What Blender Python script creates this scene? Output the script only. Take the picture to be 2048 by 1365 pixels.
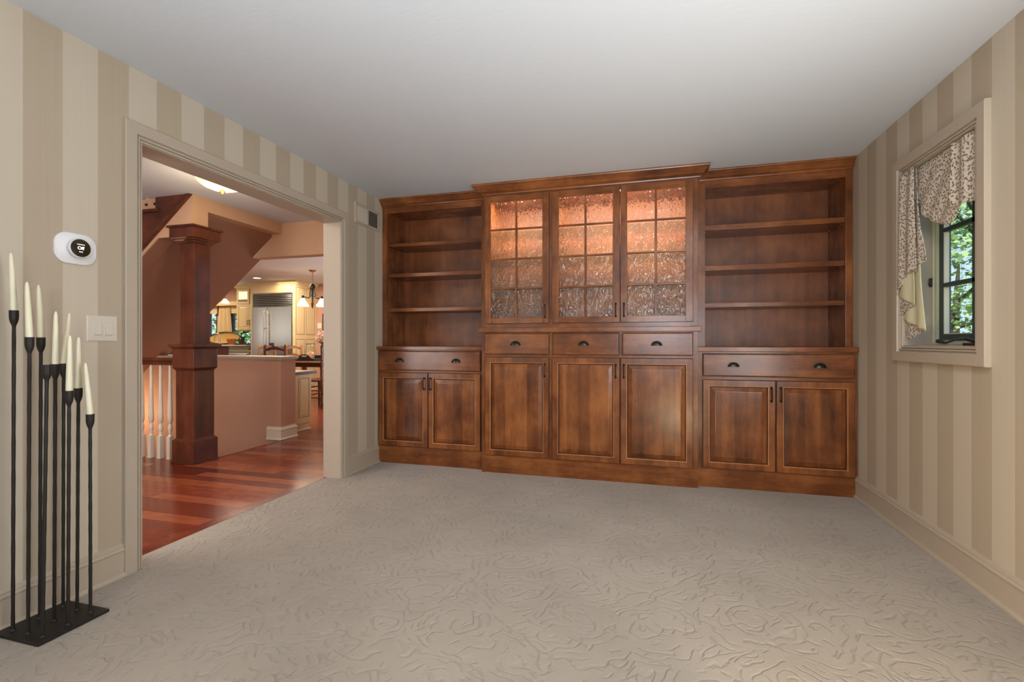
import bpy, bmesh, math, random
from mathutils import Vector, noise
random.seed(7)
S = bpy.context.scene
COL = S.collection
PI = math.pi
for o in list(bpy.data.objects): bpy.data.objects.remove(o)

# ------------------------------------------------------------ camera
F = 956.47
cam = bpy.data.objects.new('camera', bpy.data.cameras.new('camera'))
COL.objects.link(cam); S.camera = cam
cam.data.sensor_width = 36; cam.data.lens = F / 2048 * 36
cam.location = (0, 0, 1.1103); cam.rotation_euler = (PI/2, 0, .2728)
cam.data.shift_y = (684.3 - 682.5) / 2048
cam.data.clip_start = .05

# ------------------------------------------------------------ world, lights, exposure
W = bpy.data.worlds.new('sky'); S.world = W; W.use_nodes = True
wn = W.node_tree.nodes; wl = W.node_tree.links
bg = wn['Background']; bg.inputs[1].default_value = 1.15
tc = wn.new('ShaderNodeTexCoord'); sx = wn.new('ShaderNodeSeparateXYZ'); cr = wn.new('ShaderNodeValToRGB')
wl.new(tc.outputs['Generated'], sx.inputs[0]); wl.new(sx.outputs['Z'], cr.inputs[0]); wl.new(cr.outputs[0], bg.inputs[0])
cr.color_ramp.elements[0].position = 0; cr.color_ramp.elements[0].color = (.62, .80, 1, 1)
cr.color_ramp.elements[1].position = 1; cr.color_ramp.elements[1].color = (.32, .52, .95, 1)

def light(name, kind, loc, energy, color=(1, 1, 1), size=None, rot=(0, 0, 0), sizey=None, spread=None, soft=None):
    d = bpy.data.lights.new(name, kind); d.energy = energy; d.color = color
    if kind == 'AREA':
        d.shape = 'RECTANGLE'; d.size = size; d.size_y = sizey or size
        if spread: d.spread = spread
    if kind == 'POINT': d.shadow_soft_size = soft or .05
    o = bpy.data.objects.new(name, d); COL.objects.link(o); o.location = loc; o.rotation_euler = rot
    return o
sun = light('sun', 'SUN', (0, 0, 8), 5.0, (1, .95, .85), rot=(math.radians(38), math.radians(-28), 0))
sun.data.angle = .02
# daylight through the window behind the camera and through an unseen window in the right wall
light('daylight_front', 'AREA', (.36, -1.70, 1.42), 46, (.78, .89, 1), .95, (PI/2, 0, 0), .85)
light('daylight_side', 'AREA', (1.40, 1.35, 1.15), 34, (.93, .97, 1), 1.2, (PI/2 + .34, 0, PI/2 - .55), 1.1, spread=2.4)
light('overhead_fill', 'AREA', (.35, 1.05, 2.40), 20, (1, .96, .90), .5)  # added overhead fill; no ceiling fixture is known here
light('rear_left_fill', 'AREA', (-2.30, -.9, 1.4), 22, (1, .95, .88), 1.2, (PI/2, 0, -PI/2), 1.5)  # added fill from the left rear; that wall has no window
light('sun_bounce', 'AREA', (.45, 1.15, .06), 20, (1, .80, .50), .6, (PI - .9, 0, -1.0), .6)
# flash of the room bounced off the ceiling
light('bounced_flash', 'AREA', (-.4, -.9, 1.0), 37, (.88, .94, 1), 1.0, (PI/2 + 1.0, 0, 0), spread=1.9)
# hall and kitchen
light('fridge_reflection_light', 'AREA', (-10.9, 4.75, 1.35), 15, (.94, 1, .95), 2.0, (PI/2, 0, 0), 1.3)  # added for the silver reflection on the refrigerator; solid wall behind
light('hall_fill', 'AREA', (-3.6, 1.2, 2.35), 36, (1, .88, .74), 1.2)
light('hall_front_fill', 'AREA', (-4.2, -.5, 1.3), 60, (.96, .97, 1), 1.6, (PI/2 + .35, 0, 0), 1.4)  # added to brighten the hall and its ceiling; no opening there
light('stairwell_glow', 'POINT', (-6.05, 4.15, .25), 9, (1, .70, .42), soft=.06)
light('upstairs_glow', 'POINT', (-5.4, 4.0, 3.6), 22, (1, .88, .75), soft=.2)
light('kitchen_lamp_a', 'AREA', (-6.9, 7.9, 2.40), 70, (1, .86, .68), 1.6)
light('kitchen_lamp_b', 'AREA', (-5.6, 6.2, 2.40), 42, (1, .86, .68), .9)
light('kitchen_lamp_c', 'AREA', (-10.0, 8.3, 2.40), 26, (1, .80, .52), .6)
light('kitchen_daylight', 'AREA', (-3.1, 7.3, 1.2), 85, (1, .96, .90), 1.8, (PI/2 + .5, 0, PI/2), 1.4)
S.view_settings.view_transform = 'Standard'; S.view_settings.look = 'None'
S.view_settings.exposure = 0.17; S.view_settings.gamma = 1; S.view_settings.use_curve_mapping = False
try:
    S.cycles.sample_clamp_indirect = 6; S.cycles.caustics_reflective = False
except Exception: pass

# ------------------------------------------------------------ material helpers
def rgb(r, g, b):
    f = lambda c: (c/255/12.92) if c/255 <= .04045 else ((c/255+.055)/1.055)**2.4
    return (f(r), f(g), f(b), 1)
class NT:
    def __init__(s, name):
        s.m = bpy.data.materials.new(name); s.m.use_nodes = True
        s.t = s.m.node_tree; s.b = s.t.nodes['Principled BSDF']; s.out = s.t.nodes['Material Output']
    def n(s, typ, ins=None, **kw):
        x = s.t.nodes.new(typ)
        for k, v in kw.items(): setattr(x, k, v)
        for k, v in (ins or {}).items():
            if hasattr(v, 'links') or isinstance(v, bpy.types.NodeSocket): s.t.links.new(v, x.inputs[k])
            else: x.inputs[k].default_value = v
        return x
    def math(s, op, a, b=None, c=None, clamp=False):
        ins = {0: a}
        if b is not None: ins[1] = b
        if c is not None: ins[2] = c
        x = s.n('ShaderNodeMath', ins, operation=op); x.use_clamp = clamp
        return x.outputs[0]
    def vmath(s, op, a, b): return s.n('ShaderNodeVectorMath', {0: a, 1: b}, operation=op).outputs[0]
    def mix(s, fac, a, b, mode='MIX'):
        x = s.n('ShaderNodeMix', data_type='RGBA', blend_type=mode)
        for i, v in ((0, fac), (6, a), (7, b)):
            if isinstance(v, bpy.types.NodeSocket): s.t.links.new(v, x.inputs[i])
            else: x.inputs[i].default_value = v
        return x.outputs[2]
    def noise(s, vec, scale, detail=3, rough=.5, col=False):
        x = s.n('ShaderNodeTexNoise', {'Vector': vec, 'Scale': scale, 'Detail': detail, 'Roughness': rough})
        return x.outputs['Color' if col else 'Fac']
    def ramp(s, fac, pts):
        x = s.n('ShaderNodeValToRGB', {0: fac}); e = x.color_ramp.elements
        while len(e) < len(pts): e.new(.5)
        for q, (p, c) in zip(e, pts): q.position = p; q.color = c if len(c) == 4 else (*c, 1)
        return x.outputs[0]
    def obj(s): return s.n('ShaderNodeTexCoord').outputs['Object']
    def rnd(s): return s.n('ShaderNodeObjectInfo').outputs['Random']
    def mapping(s, vec, scale=(1, 1, 1), loc=(0, 0, 0), rot=(0, 0, 0)):
        return s.n('ShaderNodeMapping', {'Vector': vec, 'Scale': scale, 'Location': loc, 'Rotation': rot}).outputs[0]
    def bump(s, h, strength=.3, dist=.01):
        x = s.n('ShaderNodeBump', {'Height': h, 'Strength': strength, 'Distance': dist})
        s.set('Normal', x.outputs[0]); return x
    def set(s, k, v):
        if isinstance(v, bpy.types.NodeSocket): s.t.links.new(v, s.b.inputs[k])
        else: s.b.inputs[k].default_value = v
M = {}
def simple(name, c, rough=.5, metal=0, var=.06, scale=12, coat=0, bump=0):
    t = NT(name); v = t.obj()
    n = t.noise(v, scale, 3)
    k = t.math('MULTIPLY_ADD', n, 2*var, 1 - var)
    t.set('Base Color', t.mix(1, c, t.n('ShaderNodeCombineXYZ', {0: k, 1: k, 2: k}).outputs[0], 'MULTIPLY'))
    t.set('Roughness', rough); t.set('Metallic', metal)
    if coat: t.set('Coat Weight', coat)
    if bump: t.bump(t.noise(v, scale*8, 2), .3, bump)
    M[name] = t.m; return t
def wood(name, axis, dark, mid, lite, rough=.33, staves=0, plank=False, grain=1.0):
    t = NT(name); v = t.obj(); r = t.rnd()
    off = t.n('ShaderNodeCombineXYZ', {0: t.math('MULTIPLY', r, 13.7), 1: t.math('MULTIPLY', r, 7.3), 2: t.math('MULTIPLY', r, 21.1)}).outputs[0]
    v0 = t.vmath('ADD', v, off)
    lo, hi = 1.6, 13
    sc = {'z': (hi, hi, lo), 'x': (lo, hi, hi), 'y': (hi, lo, hi)}[axis]
    vv = t.mapping(v0, sc)
    g1 = t.noise(vv, 1.0, 5, .6)
    g2 = t.noise(t.mapping(v0, tuple(s*9 for s in sc)), 1.0, 3, .6)
    bl = t.noise(v0, 4.5, 3, .55)
    h = t.math('ADD', t.math('MULTIPLY', g1, .45*grain), t.math('ADD', t.math('MULTIPLY', g2, .15*grain), t.math('MULTIPLY', bl, .5)))
    if staves:
        sp = t.n('ShaderNodeSeparateXYZ', {0: v0})
        cell = t.math('FLOOR', t.math('DIVIDE', sp.outputs[0], staves))
        wn_ = t.n('ShaderNodeTexWhiteNoise', {'W': t.math('ADD', cell, t.math('MULTIPLY', r, 57.))}, noise_dimensions='1D').outputs[0]
        h = t.math('ADD', h, t.math('MULTIPLY_ADD', wn_, .20, -.10))
    if plank: h = t.math('ADD', t.math('MULTIPLY_ADD', h, .5, .25), t.math('MULTIPLY_ADD', t.math('FRACT', t.math('MULTIPLY', r, 37.7)), .28, -.15))
    p = (.30, .52, .76)
    t.set('Base Color', t.ramp(h, [(p[0], dark), (p[1], mid), (p[2], lite)]))
    t.set('Roughness', t.math('MULTIPLY_ADD', g2, .12, rough - .06))
    t.bump(g2, .06, .002); t.set('Specular IOR Level', .45)
    M[name] = t.m; return t
CD, CM, CL = rgb(54, 27, 13), rgb(113, 63, 30), rgb(158, 97, 50)
wood('cherry_v', 'z', CD, CM, CL, .24)
wood('cherry_h', 'x', CD, CM, CL, .24)
wood('cherry_panel', 'z', CD, CM, CL, .24, staves=.095)
wood('cherry_y', 'y', CD, CM, CL, .24)
wood('cherry_back', 'z', rgb(74, 38, 20), rgb(128, 74, 41), rgb(164, 104, 62), .42, grain=.9)
wood('column_wood', 'z', rgb(48, 24, 16), rgb(88, 46, 31), rgb(118, 66, 46), .30)
wood('column_wood_x', 'x', rgb(48, 24, 16), rgb(88, 46, 31), rgb(118, 66, 46), .30)
wood('plank', 'x', rgb(74, 22, 14), rgb(130, 56, 34), rgb(172, 96, 60), .20, plank=True)
wood('plank_y', 'y', rgb(74, 22, 14), rgb(112, 44, 28), rgb(140, 70, 44), .22)
wood('chair_light', 'z', rgb(112, 72, 44), rgb(152, 104, 66), rgb(180, 132, 90), .35)
wood('chair_dark', 'z', rgb(44, 22, 14), rgb(70, 36, 22), rgb(92, 50, 32), .32)
simple('casing_paint', rgb(178, 164, 146), .42, var=.02)
simple('trim_white', rgb(222, 212, 194), .40, var=.02)
simple('hall_paint', rgb(204, 164, 132), .75, var=.03)
simple('kitchen_cream', rgb(214, 192, 146), .42, var=.03)
simple('dark_glaze_and_shade', rgb(34, 15, 8), .5)  # glaze in the panel grooves, and painted shade in the door gaps
simple('edge_highlight', rgb(196, 136, 84), .35)  # pale colour painting a highlight along the inner frame edge
simple('glaze_groove', rgb(120, 92, 60), .5)
simple('stair_shade_brown', rgb(146, 102, 80), .75, var=.03)  # kitchen wall paint darkened: the stair's shade is put into the colour
simple('kitchen_mauve', rgb(190, 147, 124), .75, var=.03)
simple('white_plastic', rgb(226, 224, 226), .35, var=.01)
simple('plate_plastic', rgb(205, 196, 182), .35, var=.01)
simple('screen_glass', rgb(46, 40, 28), .12, var=.1)
simple('iron', rgb(46, 42, 40), .48, metal=.5, var=.15, scale=60, bump=.003)
simple('bronze', rgb(66, 60, 52), .30, metal=.85, var=.15)
simple('black_bronze', rgb(34, 26, 22), .35, metal=.5)
simple('brass', rgb(150, 100, 50), .3, metal=.9)
simple('steel', rgb(200, 196, 188), .34, metal=1, var=.04)
simple('dark_frame', rgb(52, 62, 60), .4)
simple('vinyl', rgb(196, 196, 170), .45)
simple('black_plastic', rgb(28, 28, 28), .35)
simple('terracotta', rgb(190, 110, 66), .7)
simple('dark_purple_wood', rgb(62, 28, 30), .4)
simple('granite', rgb(150, 140, 122), .3, var=.25, scale=160)
simple('lining', rgb(214, 208, 172), .8, var=.03)
simple('plain_curtain', rgb(214, 190, 150), .85, var=.05)
simple('dark_curtain', rgb(62, 40, 34), .85)
simple('basket', rgb(190, 150, 82), .6, var=.35, scale=50)
simple('blossom', rgb(214, 180, 160), .8, var=.2, scale=60)
simple('stem', rgb(70, 50, 34), .8)
simple('blue_grey', rgb(66, 80, 86), .4)
simple('blue', rgb(44, 54, 96), .4)
simple('bark', rgb(80, 66, 52), .9, var=.3)
simple('grass', rgb(96, 128, 60), .95, var=.3, scale=6)
simple('tile', rgb(214, 186, 140), .35, var=.08)
t = simple('candle_wax', rgb(232, 226, 200), .38, var=.02); t.set('Subsurface Weight', .25); t.set('Subsurface Radius', (.02, .015, .008))
t = NT('wick'); t.set('Base Color', rgb(200, 190, 160)); M['wick'] = t.m

# wallpaper: alternating matt and light stripes, 135.5 mm wide
def wallpaper(name, y0, axis):
    t = NT(name); v = t.obj(); sp = t.n('ShaderNodeSeparateXYZ', {0: v}); c = sp.outputs[{'x': 0, 'y': 1}[axis]]
    q = t.math('DIVIDE', t.math('SUBTRACT', c, y0), .271)
    fr = t.math('FRACT', t.math('ADD', q, 20.0))
    st = t.math('LESS_THAN', fr, .5)           # 1 on the darker stripe
    fib = t.noise(t.mapping(v, (120, 120, 1.5)), 1, 2)
    base = t.mix(st, rgb(194, 182, 163), rgb(175, 160, 139))
    k = t.math('MULTIPLY_ADD', fib, .08, .96)
    t.set('Base Color', t.mix(1, base, t.n('ShaderNodeCombineXYZ', {0: k, 1: k, 2: k}).outputs[0], 'MULTIPLY'))
    t.set('Roughness', t.math('MULTIPLY_ADD', st, .2, .45))
    t.bump(fib, .05, .001)
    M[name] = t.m
wallpaper('wallpaper_left', 1.312, 'y')
wallpaper('wallpaper_right', 2.567, 'y')
wallpaper('wallpaper_x', 0, 'x')

# ceiling: knocked down plaster
t = NT('ceiling_plaster'); v = t.obj()
n1 = t.noise(t.mapping(v, (14, 30, 14)), 1, 4, .6); n2 = t.noise(v, 90, 2)
t.set('Base Color', rgb(204, 208, 213)); t.set('Roughness', .85)
t.bump(t.math('ADD', t.ramp(n1, [(.42, (0, 0, 0)), (.58, (1, 1, 1))]), t.math('MULTIPLY', n2, .35)), .10, .002)
M['ceiling_plaster'] = t.m

# carpet: cut pile with scrolls and roses carved into it
t = NT('carpet'); v = t.obj()
wv = t.n('ShaderNodeVectorMath', {0: t.noise(v, 5.0, 2, .5, col=True), 1: (.5, .5, .5)}, operation='SUBTRACT').outputs[0]
vw = t.vmath('ADD', v, t.n('ShaderNodeVectorMath', {0: wv, 'Scale': .20}, operation='SCALE').outputs[0])
vo = t.n('ShaderNodeTexVoronoi', {'Vector': vw, 'Scale': 2.7, 'Randomness': .8}, voronoi_dimensions='2D')
rg = t.math('SINE', t.math('ADD', t.math('MULTIPLY', vo.outputs['Distance'], 25), t.math('MULTIPLY', t.noise(v, 6, 2), 8)))
ln = t.math('POWER', t.math('ABSOLUTE', rg), 15)
con = t.math('SINE', t.math('MULTIPLY', t.noise(t.vmath('ADD', v, (31, 7, 0)), 2.6, 2, .5), 50))
ln2 = t.math('POWER', t.math('ABSOLUTE', con), 22)
mk = t.ramp(t.noise(v, 13, 2), [(.44, (0, 0, 0)), (.50, (1, 1, 1))])
mk2 = t.ramp(t.noise(t.vmath('ADD', v, (9, 3, 0)), 10, 2), [(.50, (0, 0, 0)), (.56, (1, 1, 1))])
gr = t.math('MAXIMUM', t.math('MULTIPLY', ln, mk), t.math('MULTIPLY', ln2, mk2))
pile = t.noise(v, 330, 2, .7); pile2 = t.noise(v, 60, 3, .6)
hgt = t.math('ADD', t.math('MULTIPLY', gr, -1.0), t.math('ADD', t.math('MULTIPLY', pile, .20), t.math('MULTIPLY', pile2, .18)))
t.bump(hgt, .6, .010)
cc = t.math('MULTIPLY_ADD', pile, .5, t.math('MULTIPLY', t.noise(v, 1.6, 3), .5))
t.set('Base Color', t.ramp(cc, [(.30, rgb(134, 122, 109)), (.70, rgb(170, 157, 142))]))
t.set('Roughness', .95); t.set('Sheen Weight', .25)
M['carpet'] = t.m

# printed fabric: small leaves on trailing stems
t = NT('leaf_fabric'); v = t.obj(); vy = t.mapping(v, (1, 1, 1), rot=(0, PI/2, 0))
sp = t.n('ShaderNodeSeparateXYZ', {0: v})
p2 = t.n('ShaderNodeCombineXYZ', {0: sp.outputs[1], 1: sp.outputs[2], 2: 0.}).outputs[0]
mask = None
for sc_, ro in ((30, 0.),):
    pp = t.vmath('ADD', p2, (ro, ro*.7, 0))
    vo = t.n('ShaderNodeTexVoronoi', {'Vector': pp, 'Scale': sc_*1.75, 'Randomness': .75}, voronoi_dimensions='2D')
    d = t.n('ShaderNodeVectorMath', {0: pp, 1: t.n('ShaderNodeVectorMath', {0: vo.outputs['Position'], 'Scale': 1.0}, operation='SCALE').outputs[0]}, operation='SUBTRACT').outputs[0]
    ang = t.math('MULTIPLY', t.n('ShaderNodeSeparateXYZ', {0: vo.outputs['Color']}).outputs[0], 6.28)
    dr = t.n('ShaderNodeVectorRotate', {'Vector': d, 'Angle': ang}, rotation_type='Z_AXIS').outputs[0]
    ds = t.n('ShaderNodeSeparateXYZ', {0: dr})
    e = t.math('ADD', t.math('POWER', t.math('DIVIDE', t.math('ABSOLUTE', ds.outputs[0]), .0082), 2), t.math('POWER', t.math('DIVIDE', t.math('ABSOLUTE', ds.outputs[1]), .0036), 2))
    lf = t.math('LESS_THAN', e, 1.0)
    mask = lf if mask is None else t.math('MAXIMUM', mask, lf)
vine = t.math('LESS_THAN', t.math('ABSOLUTE', t.math('SINE', t.math('MULTIPLY', t.noise(p2, 8, 1), 30))), .12)
vine = t.math('MULTIPLY', vine, .8)
mask = t.math('MAXIMUM', mask, vine)
t.set('Base Color', t.mix(mask, rgb(206, 194, 178), rgb(118, 98, 84))); t.set('Roughness', .85)
M['leaf_fabric'] = t.m

# seeded glass of the cabinet doors, plain glass, lamp glass
t = NT('seeded_glass'); v = t.obj()
r1 = t.noise(t.mapping(v, (34, 34, 13)), 1, 2, .5)
vor = t.n('ShaderNodeTexVoronoi', {'Vector': t.mapping(v, (70, 70, 32)), 'Scale': 1.0}).outputs['Distance']
sd = t.math('SUBTRACT', 1, t.math('MULTIPLY', vor, 3.0), clamp=True)
t.set('Base Color', (1, 1, 1, 1)); t.set('Transmission Weight', 1.0); t.set('Roughness', .03); t.set('IOR', 1.45)
t.bump(t.math('ADD', r1, t.math('MULTIPLY', sd, .22)), .9, .016)
M['seeded_glass'] = t.m
def glass(name, tint, gloss=.08, rough=.02):
    t = NT(name); tr = t.n('ShaderNodeBsdfTransparent', {'Color': tint}); gl = t.n('ShaderNodeBsdfGlossy', {'Roughness': rough})
    fc_ = t.n('ShaderNodeLayerWeight', {'Blend': .5}).outputs['Facing']
    fr = t.math('MULTIPLY_ADD', t.math('POWER', fc_, 5.0), .9, .03, clamp=True)
    mx = t.n('ShaderNodeMixShader', {0: fr, 1: tr.outputs[0], 2: gl.outputs[0]})
    t.t.links.new(mx.outputs[0], t.out.inputs[0]); M[name] = t.m
glass('window_glass', (.97, .99, .98, 1))
glass('shelf_glass', (.82, .90, .87, 1), rough=.05)
def emis(name, c, s):
    t = NT(name); t.set('Base Color', c); t.set('Emission Color', c); t.set('Emission Strength', s); M[name] = t.m
emis('lamp_bowl', (1, .74, .38, 1), 1.15)
emis('lit_glass', (1, .80, .52, 1), .75)
emis('lamp_shade', (1, .74, .42, 1), 3.0)
emis('downlight', (1, .85, .62, 1), 8)
emis('strip_lamp', (1, .80, .55, 1), 6)
emis('screen_text', (1, 1, .95, 1), .9)
emis('candle_glow', (.75, .30, .14, 1), .15)
t = NT('leaf'); r = t.noise(t.obj(), 1.7, 3)
t.set('Base Color', t.ramp(r, [(.35, rgb(112, 150, 78)), (.65, rgb(182, 212, 130))])); t.set('Roughness', .6)
t.set('Transmission Weight', 0.0); M['leaf'] = t.m

# ------------------------------------------------------------ mesh helpers
class MB:
    def __init__(s): s.v = []; s.f = []
    def add(s, vs, fs):
        k = len(s.v); s.v += [tuple(p) for p in vs]; s.f += [tuple(i + k for i in f) for f in fs]; return s
    def box(s, x0, x1, y0, y1, z0, z1):
        return s.add([(x, y, z) for x in (x0, x1) for y in (y0, y1) for z in (z0, z1)],
                     [(0, 1, 3, 2), (4, 6, 7, 5), (0, 4, 5, 1), (2, 3, 7, 6), (0, 2, 6, 4), (1, 5, 7, 3)])
    def prism(s, pts, a, b, P):          # 2-D polygon pushed from a to b; P maps (u, v, w) into space
        n = len(pts)
        return s.add([P(u, v, a) for u, v in pts] + [P(u, v, b) for u, v in pts],
                     [tuple(range(n))[::-1], tuple(range(n, 2*n))] + [(i, (i+1) % n, n + (i+1) % n, n + i) for i in range(n)])
    def rings(s, u0, u1, v0, v1, prof, P, cap=True, capback=False):   # nested rectangles: (inset, height)
        k = len(s.v)
        for ins, w in prof:
            s.v += [tuple(P(u, v, w)) for u, v in ((u0+ins, v0+ins), (u1-ins, v0+ins), (u1-ins, v1-ins), (u0+ins, v1-ins))]
        for i in range(len(prof)-1):
            for j in range(4):
                a = k + 4*i + j; b = k + 4*i + (j+1) % 4
                s.f.append((a, b, b+4, a+4))
        if cap: s.f.append(tuple(k + 4*(len(prof)-1) + j for j in range(4)))
        if capback: s.f.append(tuple(k + 3 - j for j in range(4)))
        return s
    def sweep(s, path, prof, P, closed=False):   # mitred moulding: prof = (out, up); path 2-D, offset to its right
        n = len(path); k = len(s.v); m = len(prof)
        for i, p in enumerate(path):
            a = path[i-1] if (i or closed) else None; b = path[(i+1) % n] if (i < n-1 or closed) else None
            def nr(p, q): d = Vector((q[0]-p[0], q[1]-p[1])).normalized(); return Vector((d.y, -d.x))
            if a is None: nn = nr(p, b)
            elif b is None: nn = nr(a, p)
            else:
                n1 = nr(a, p); n2 = nr(p, b); nn = (n1 + n2); nn = nn / max(.2, nn.dot(n1))
            for o, h in prof: s.v.append(tuple(P(p[0] + nn.x*o, p[1] + nn.y*o, h)))
        for i in range(n if closed else n-1):
            for j in range(m-1):
                a = k + i*m + j; b = k + ((i+1) % n)*m + j
                s.f.append((a, b, b+1, a+1))
        if not closed:
            s.f.append(tuple(k + j for j in range(m))); s.f.append(tuple(k + (n-1)*m + m-1-j for j in range(m)))
        return s
    def lathe(s, prof, c, seg=16, axis='z', a0=0, a1=2*PI, sx=1, sy=1):
        k = len(s.v); full = abs(a1 - a0 - 2*PI) < 1e-6; ns = seg if full else seg + 1
        for r, h in prof:
            for i in range(ns):
                a = a0 + (a1-a0)*i/seg; u, v = r*math.cos(a)*sx, r*math.sin(a)*sy
                s.v.append({'z': (c[0]+u, c[1]+v, c[2]+h), 'x': (c[0]+h, c[1]+u, c[2]+v), 'y': (c[0]+u, c[1]+h, c[2]+v)}[axis])
        for i in range(len(prof)-1):
            for j in range(seg):
                a = k + i*ns + j; b = k + i*ns + (j+1) % ns
                s.f.append((a, b, b+ns, a+ns))
        if full:
            if prof[0][0] > 1e-5: s.f.append(tuple(k + j for j in range(ns))[::-1])
            if prof[-1][0] > 1e-5: s.f.append(tuple(k + (len(prof)-1)*ns + j for j in range(ns)))
        return s
    def tube(s, pts, r, seg=8):
        pts = [Vector(p) for p in pts]; k = len(s.v); rr = r if isinstance(r, (list, tuple)) else [r]*len(pts)
        up = Vector((0, 0, 1))
        for i, p in enumerate(pts):
            d = (pts[min(i+1, len(pts)-1)] - pts[max(i-1, 0)]).normalized()
            a = d.cross(up if abs(d.dot(up)) < .95 else Vector((1, 0, 0))).normalized(); b = d.cross(a)
            for j in range(seg):
                t_ = 2*PI*j/seg; s.v.append(tuple(p + (a*math.cos(t_) + b*math.sin(t_))*rr[i]))
        for i in range(len(pts)-1):
            for j in range(seg):
                a = k + i*seg + j; b = k + i*seg + (j+1) % seg
                s.f.append((a, b, b+seg, a+seg))
        s.f.append(tuple(k + j for j in range(seg))[::-1]); s.f.append(tuple(k + (len(pts)-1)*seg + j for j in range(seg)))
        return s
    def build(s, name, mat, parent=None, bevel=0, smooth=False):
        me = bpy.data.meshes.new(name); me.from_pydata(s.v, [], s.f)
        bm = bmesh.new(); bm.from_mesh(me)
        bmesh.ops.recalc_face_normals(bm, faces=bm.faces)
        if bevel: bmesh.ops.bevel(bm, geom=list(bm.edges), offset=bevel, segments=2, affect='EDGES', profile=.6)
        bm.to_mesh(me); bm.free()
        me.materials.append(M[mat])
        if smooth:
            for p in me.polygons: p.use_smooth = True
            try: me.set_sharp_from_angle(angle=math.radians(42))
            except Exception: pass
        o = bpy.data.objects.new(name, me); COL.objects.link(o)
        if parent:
            o.parent = parent
            w = parent
            loc = Vector((0, 0, 0))
            while w: loc += w.location; w = w.parent
            # meshes are written in world coordinates; move the origin back
            o.location = -loc if loc.length else (0, 0, 0)
        return o
def empty(name, loc, label, cat, group=None):
    o = bpy.data.objects.new(name, None); COL.objects.link(o); o.location = loc; o.empty_display_size = .1
    return tag(o, label, cat, group)
def tag(o, label, cat, group=None, kind=None):
    o['label'] = label; o['category'] = cat
    if group: o['group'] = group
    if kind: o['kind'] = kind
    return o
def struct(o): o['kind'] = 'structure'; return o
def box(name, mat, *b, parent=None, bevel=0): return MB().box(*b).build(name, mat, parent, bevel)
def copy_tree(o, parent=None, loc=None):
    c = o.copy(); COL.objects.link(c); c.parent = parent
    if loc: c.location = loc
    for ch in [x for x in o.children]: copy_tree(ch, c)
    return c
# planes
def PY(y0): return lambda u, v, w: (u, y0 - w, v)          # faces the camera (-Y); u = X, v = Z
def PXp(x0): return lambda u, v, w: (x0 + w, u, v)         # faces +X; u = Y, v = Z
def PXm(x0): return lambda u, v, w: (x0 - w, u, v)         # faces -X
def PZ(u, v, w): return (u, v, w)

XL, XR, H = -2.394, 1.4506, 2.44
YB, YF = 4.42, -1.76
# ------------------------------------------------------------ room shell
struct(box('floor', 'carpet', XL - .125, XR + .02, YF - .1, YB + .1, -.10, 0.0))
struct(box('ceiling', 'ceiling_plaster', XL - .155, XR + .16, YF - .15, YB + .1, H, H + .12))
# left wall with the cased opening
wl_ = MB()
OY0, OY1, OZ = 1.772, 3.368, 2.088
wl_.box(XL - .15, XL, YF, OY0, -.05, H); wl_.box(XL - .15, XL, OY1, YB + .1, -.05, H); wl_.box(XL - .15, XL, OY0, OY1, OZ, H)
struct(wl_.build('wall_left', 'wallpaper_left'))
wr = MB(); WY0, WY1, WZ0, WZ1 = 2.655, 3.300, 1.085, 2.09
wr.box(XR, XR + .15, YF, WY0, -.05, H); wr.box(XR, XR + .15, WY1, YB + .1, -.05, H)
wr.box(XR, XR + .15, WY0, WY1, -.05, WZ0); wr.box(XR, XR + .15, WY0, WY1, WZ1, H)
struct(wr.build('wall_right', 'wallpaper_right'))
struct(box('wall_back', 'wallpaper_x', XL - .15, XR + .15, YB, YB + .12, -.05, H))
struct(box('wall_front', 'wallpaper_x', XL - .15, XR + .15, YF - .12, YF, -.05, H))

# baseboards: tall board, stepped cap, quarter-round shoe
BB = [(0, 0), (.027, 0), (.027, .008), (.022, .018), (.015, .020), (.015, .118), (.019, .122), (.019, .128), (.013, .134), (.013, .142), (.010, .150), (.0, .156)]
struct(MB().sweep([(XL, YF), (XL, OY0 - .085)], BB, PZ).build('baseboard_left', 'casing_paint'))
struct(MB().sweep([(XL, OY1 + .085), (XL, 3.935)], BB, PZ).build('baseboard_left', 'casing_paint'))
struct(MB().sweep([(XR, 3.935), (XR, YF)], BB, PZ).build('baseboard_right', 'casing_paint'))

# door casing on the room side, then the jamb lining
CAS = [(0, 0), (0, .013), (.007, .014), (.009, .007), (.012, .007), (.014, .018), (.020, .018), (.023, .012), (.027, .012), (.030, .024), (.034, .026), (.083, .026), (.086, .023), (.086, 0)]
dr = MB().sweep([(OY1, 0), (OY1, OZ), (OY0, OZ), (OY0, 0)], [(a, b) for a, b in CAS], PXp(XL))
# path runs far-bottom, far-top, near-top, near-bottom: outward is to its left, so the profile offset is negative
struct(dr.build('trim_1', 'casing_paint'))
jb = MB()
jb.box(XL - .155, XL + .004, OY1 - .004, OY1 + .02, 0, OZ); jb.box(XL - .155, XL + .004, OY0 - .02, OY0 + .004, 0, OZ); jb.box(XL - .155, XL + .004, OY0 + .004, OY1 - .004, OZ - .004, OZ + .02)
struct(jb.build('trim_2', 'casing_paint'))

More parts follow.
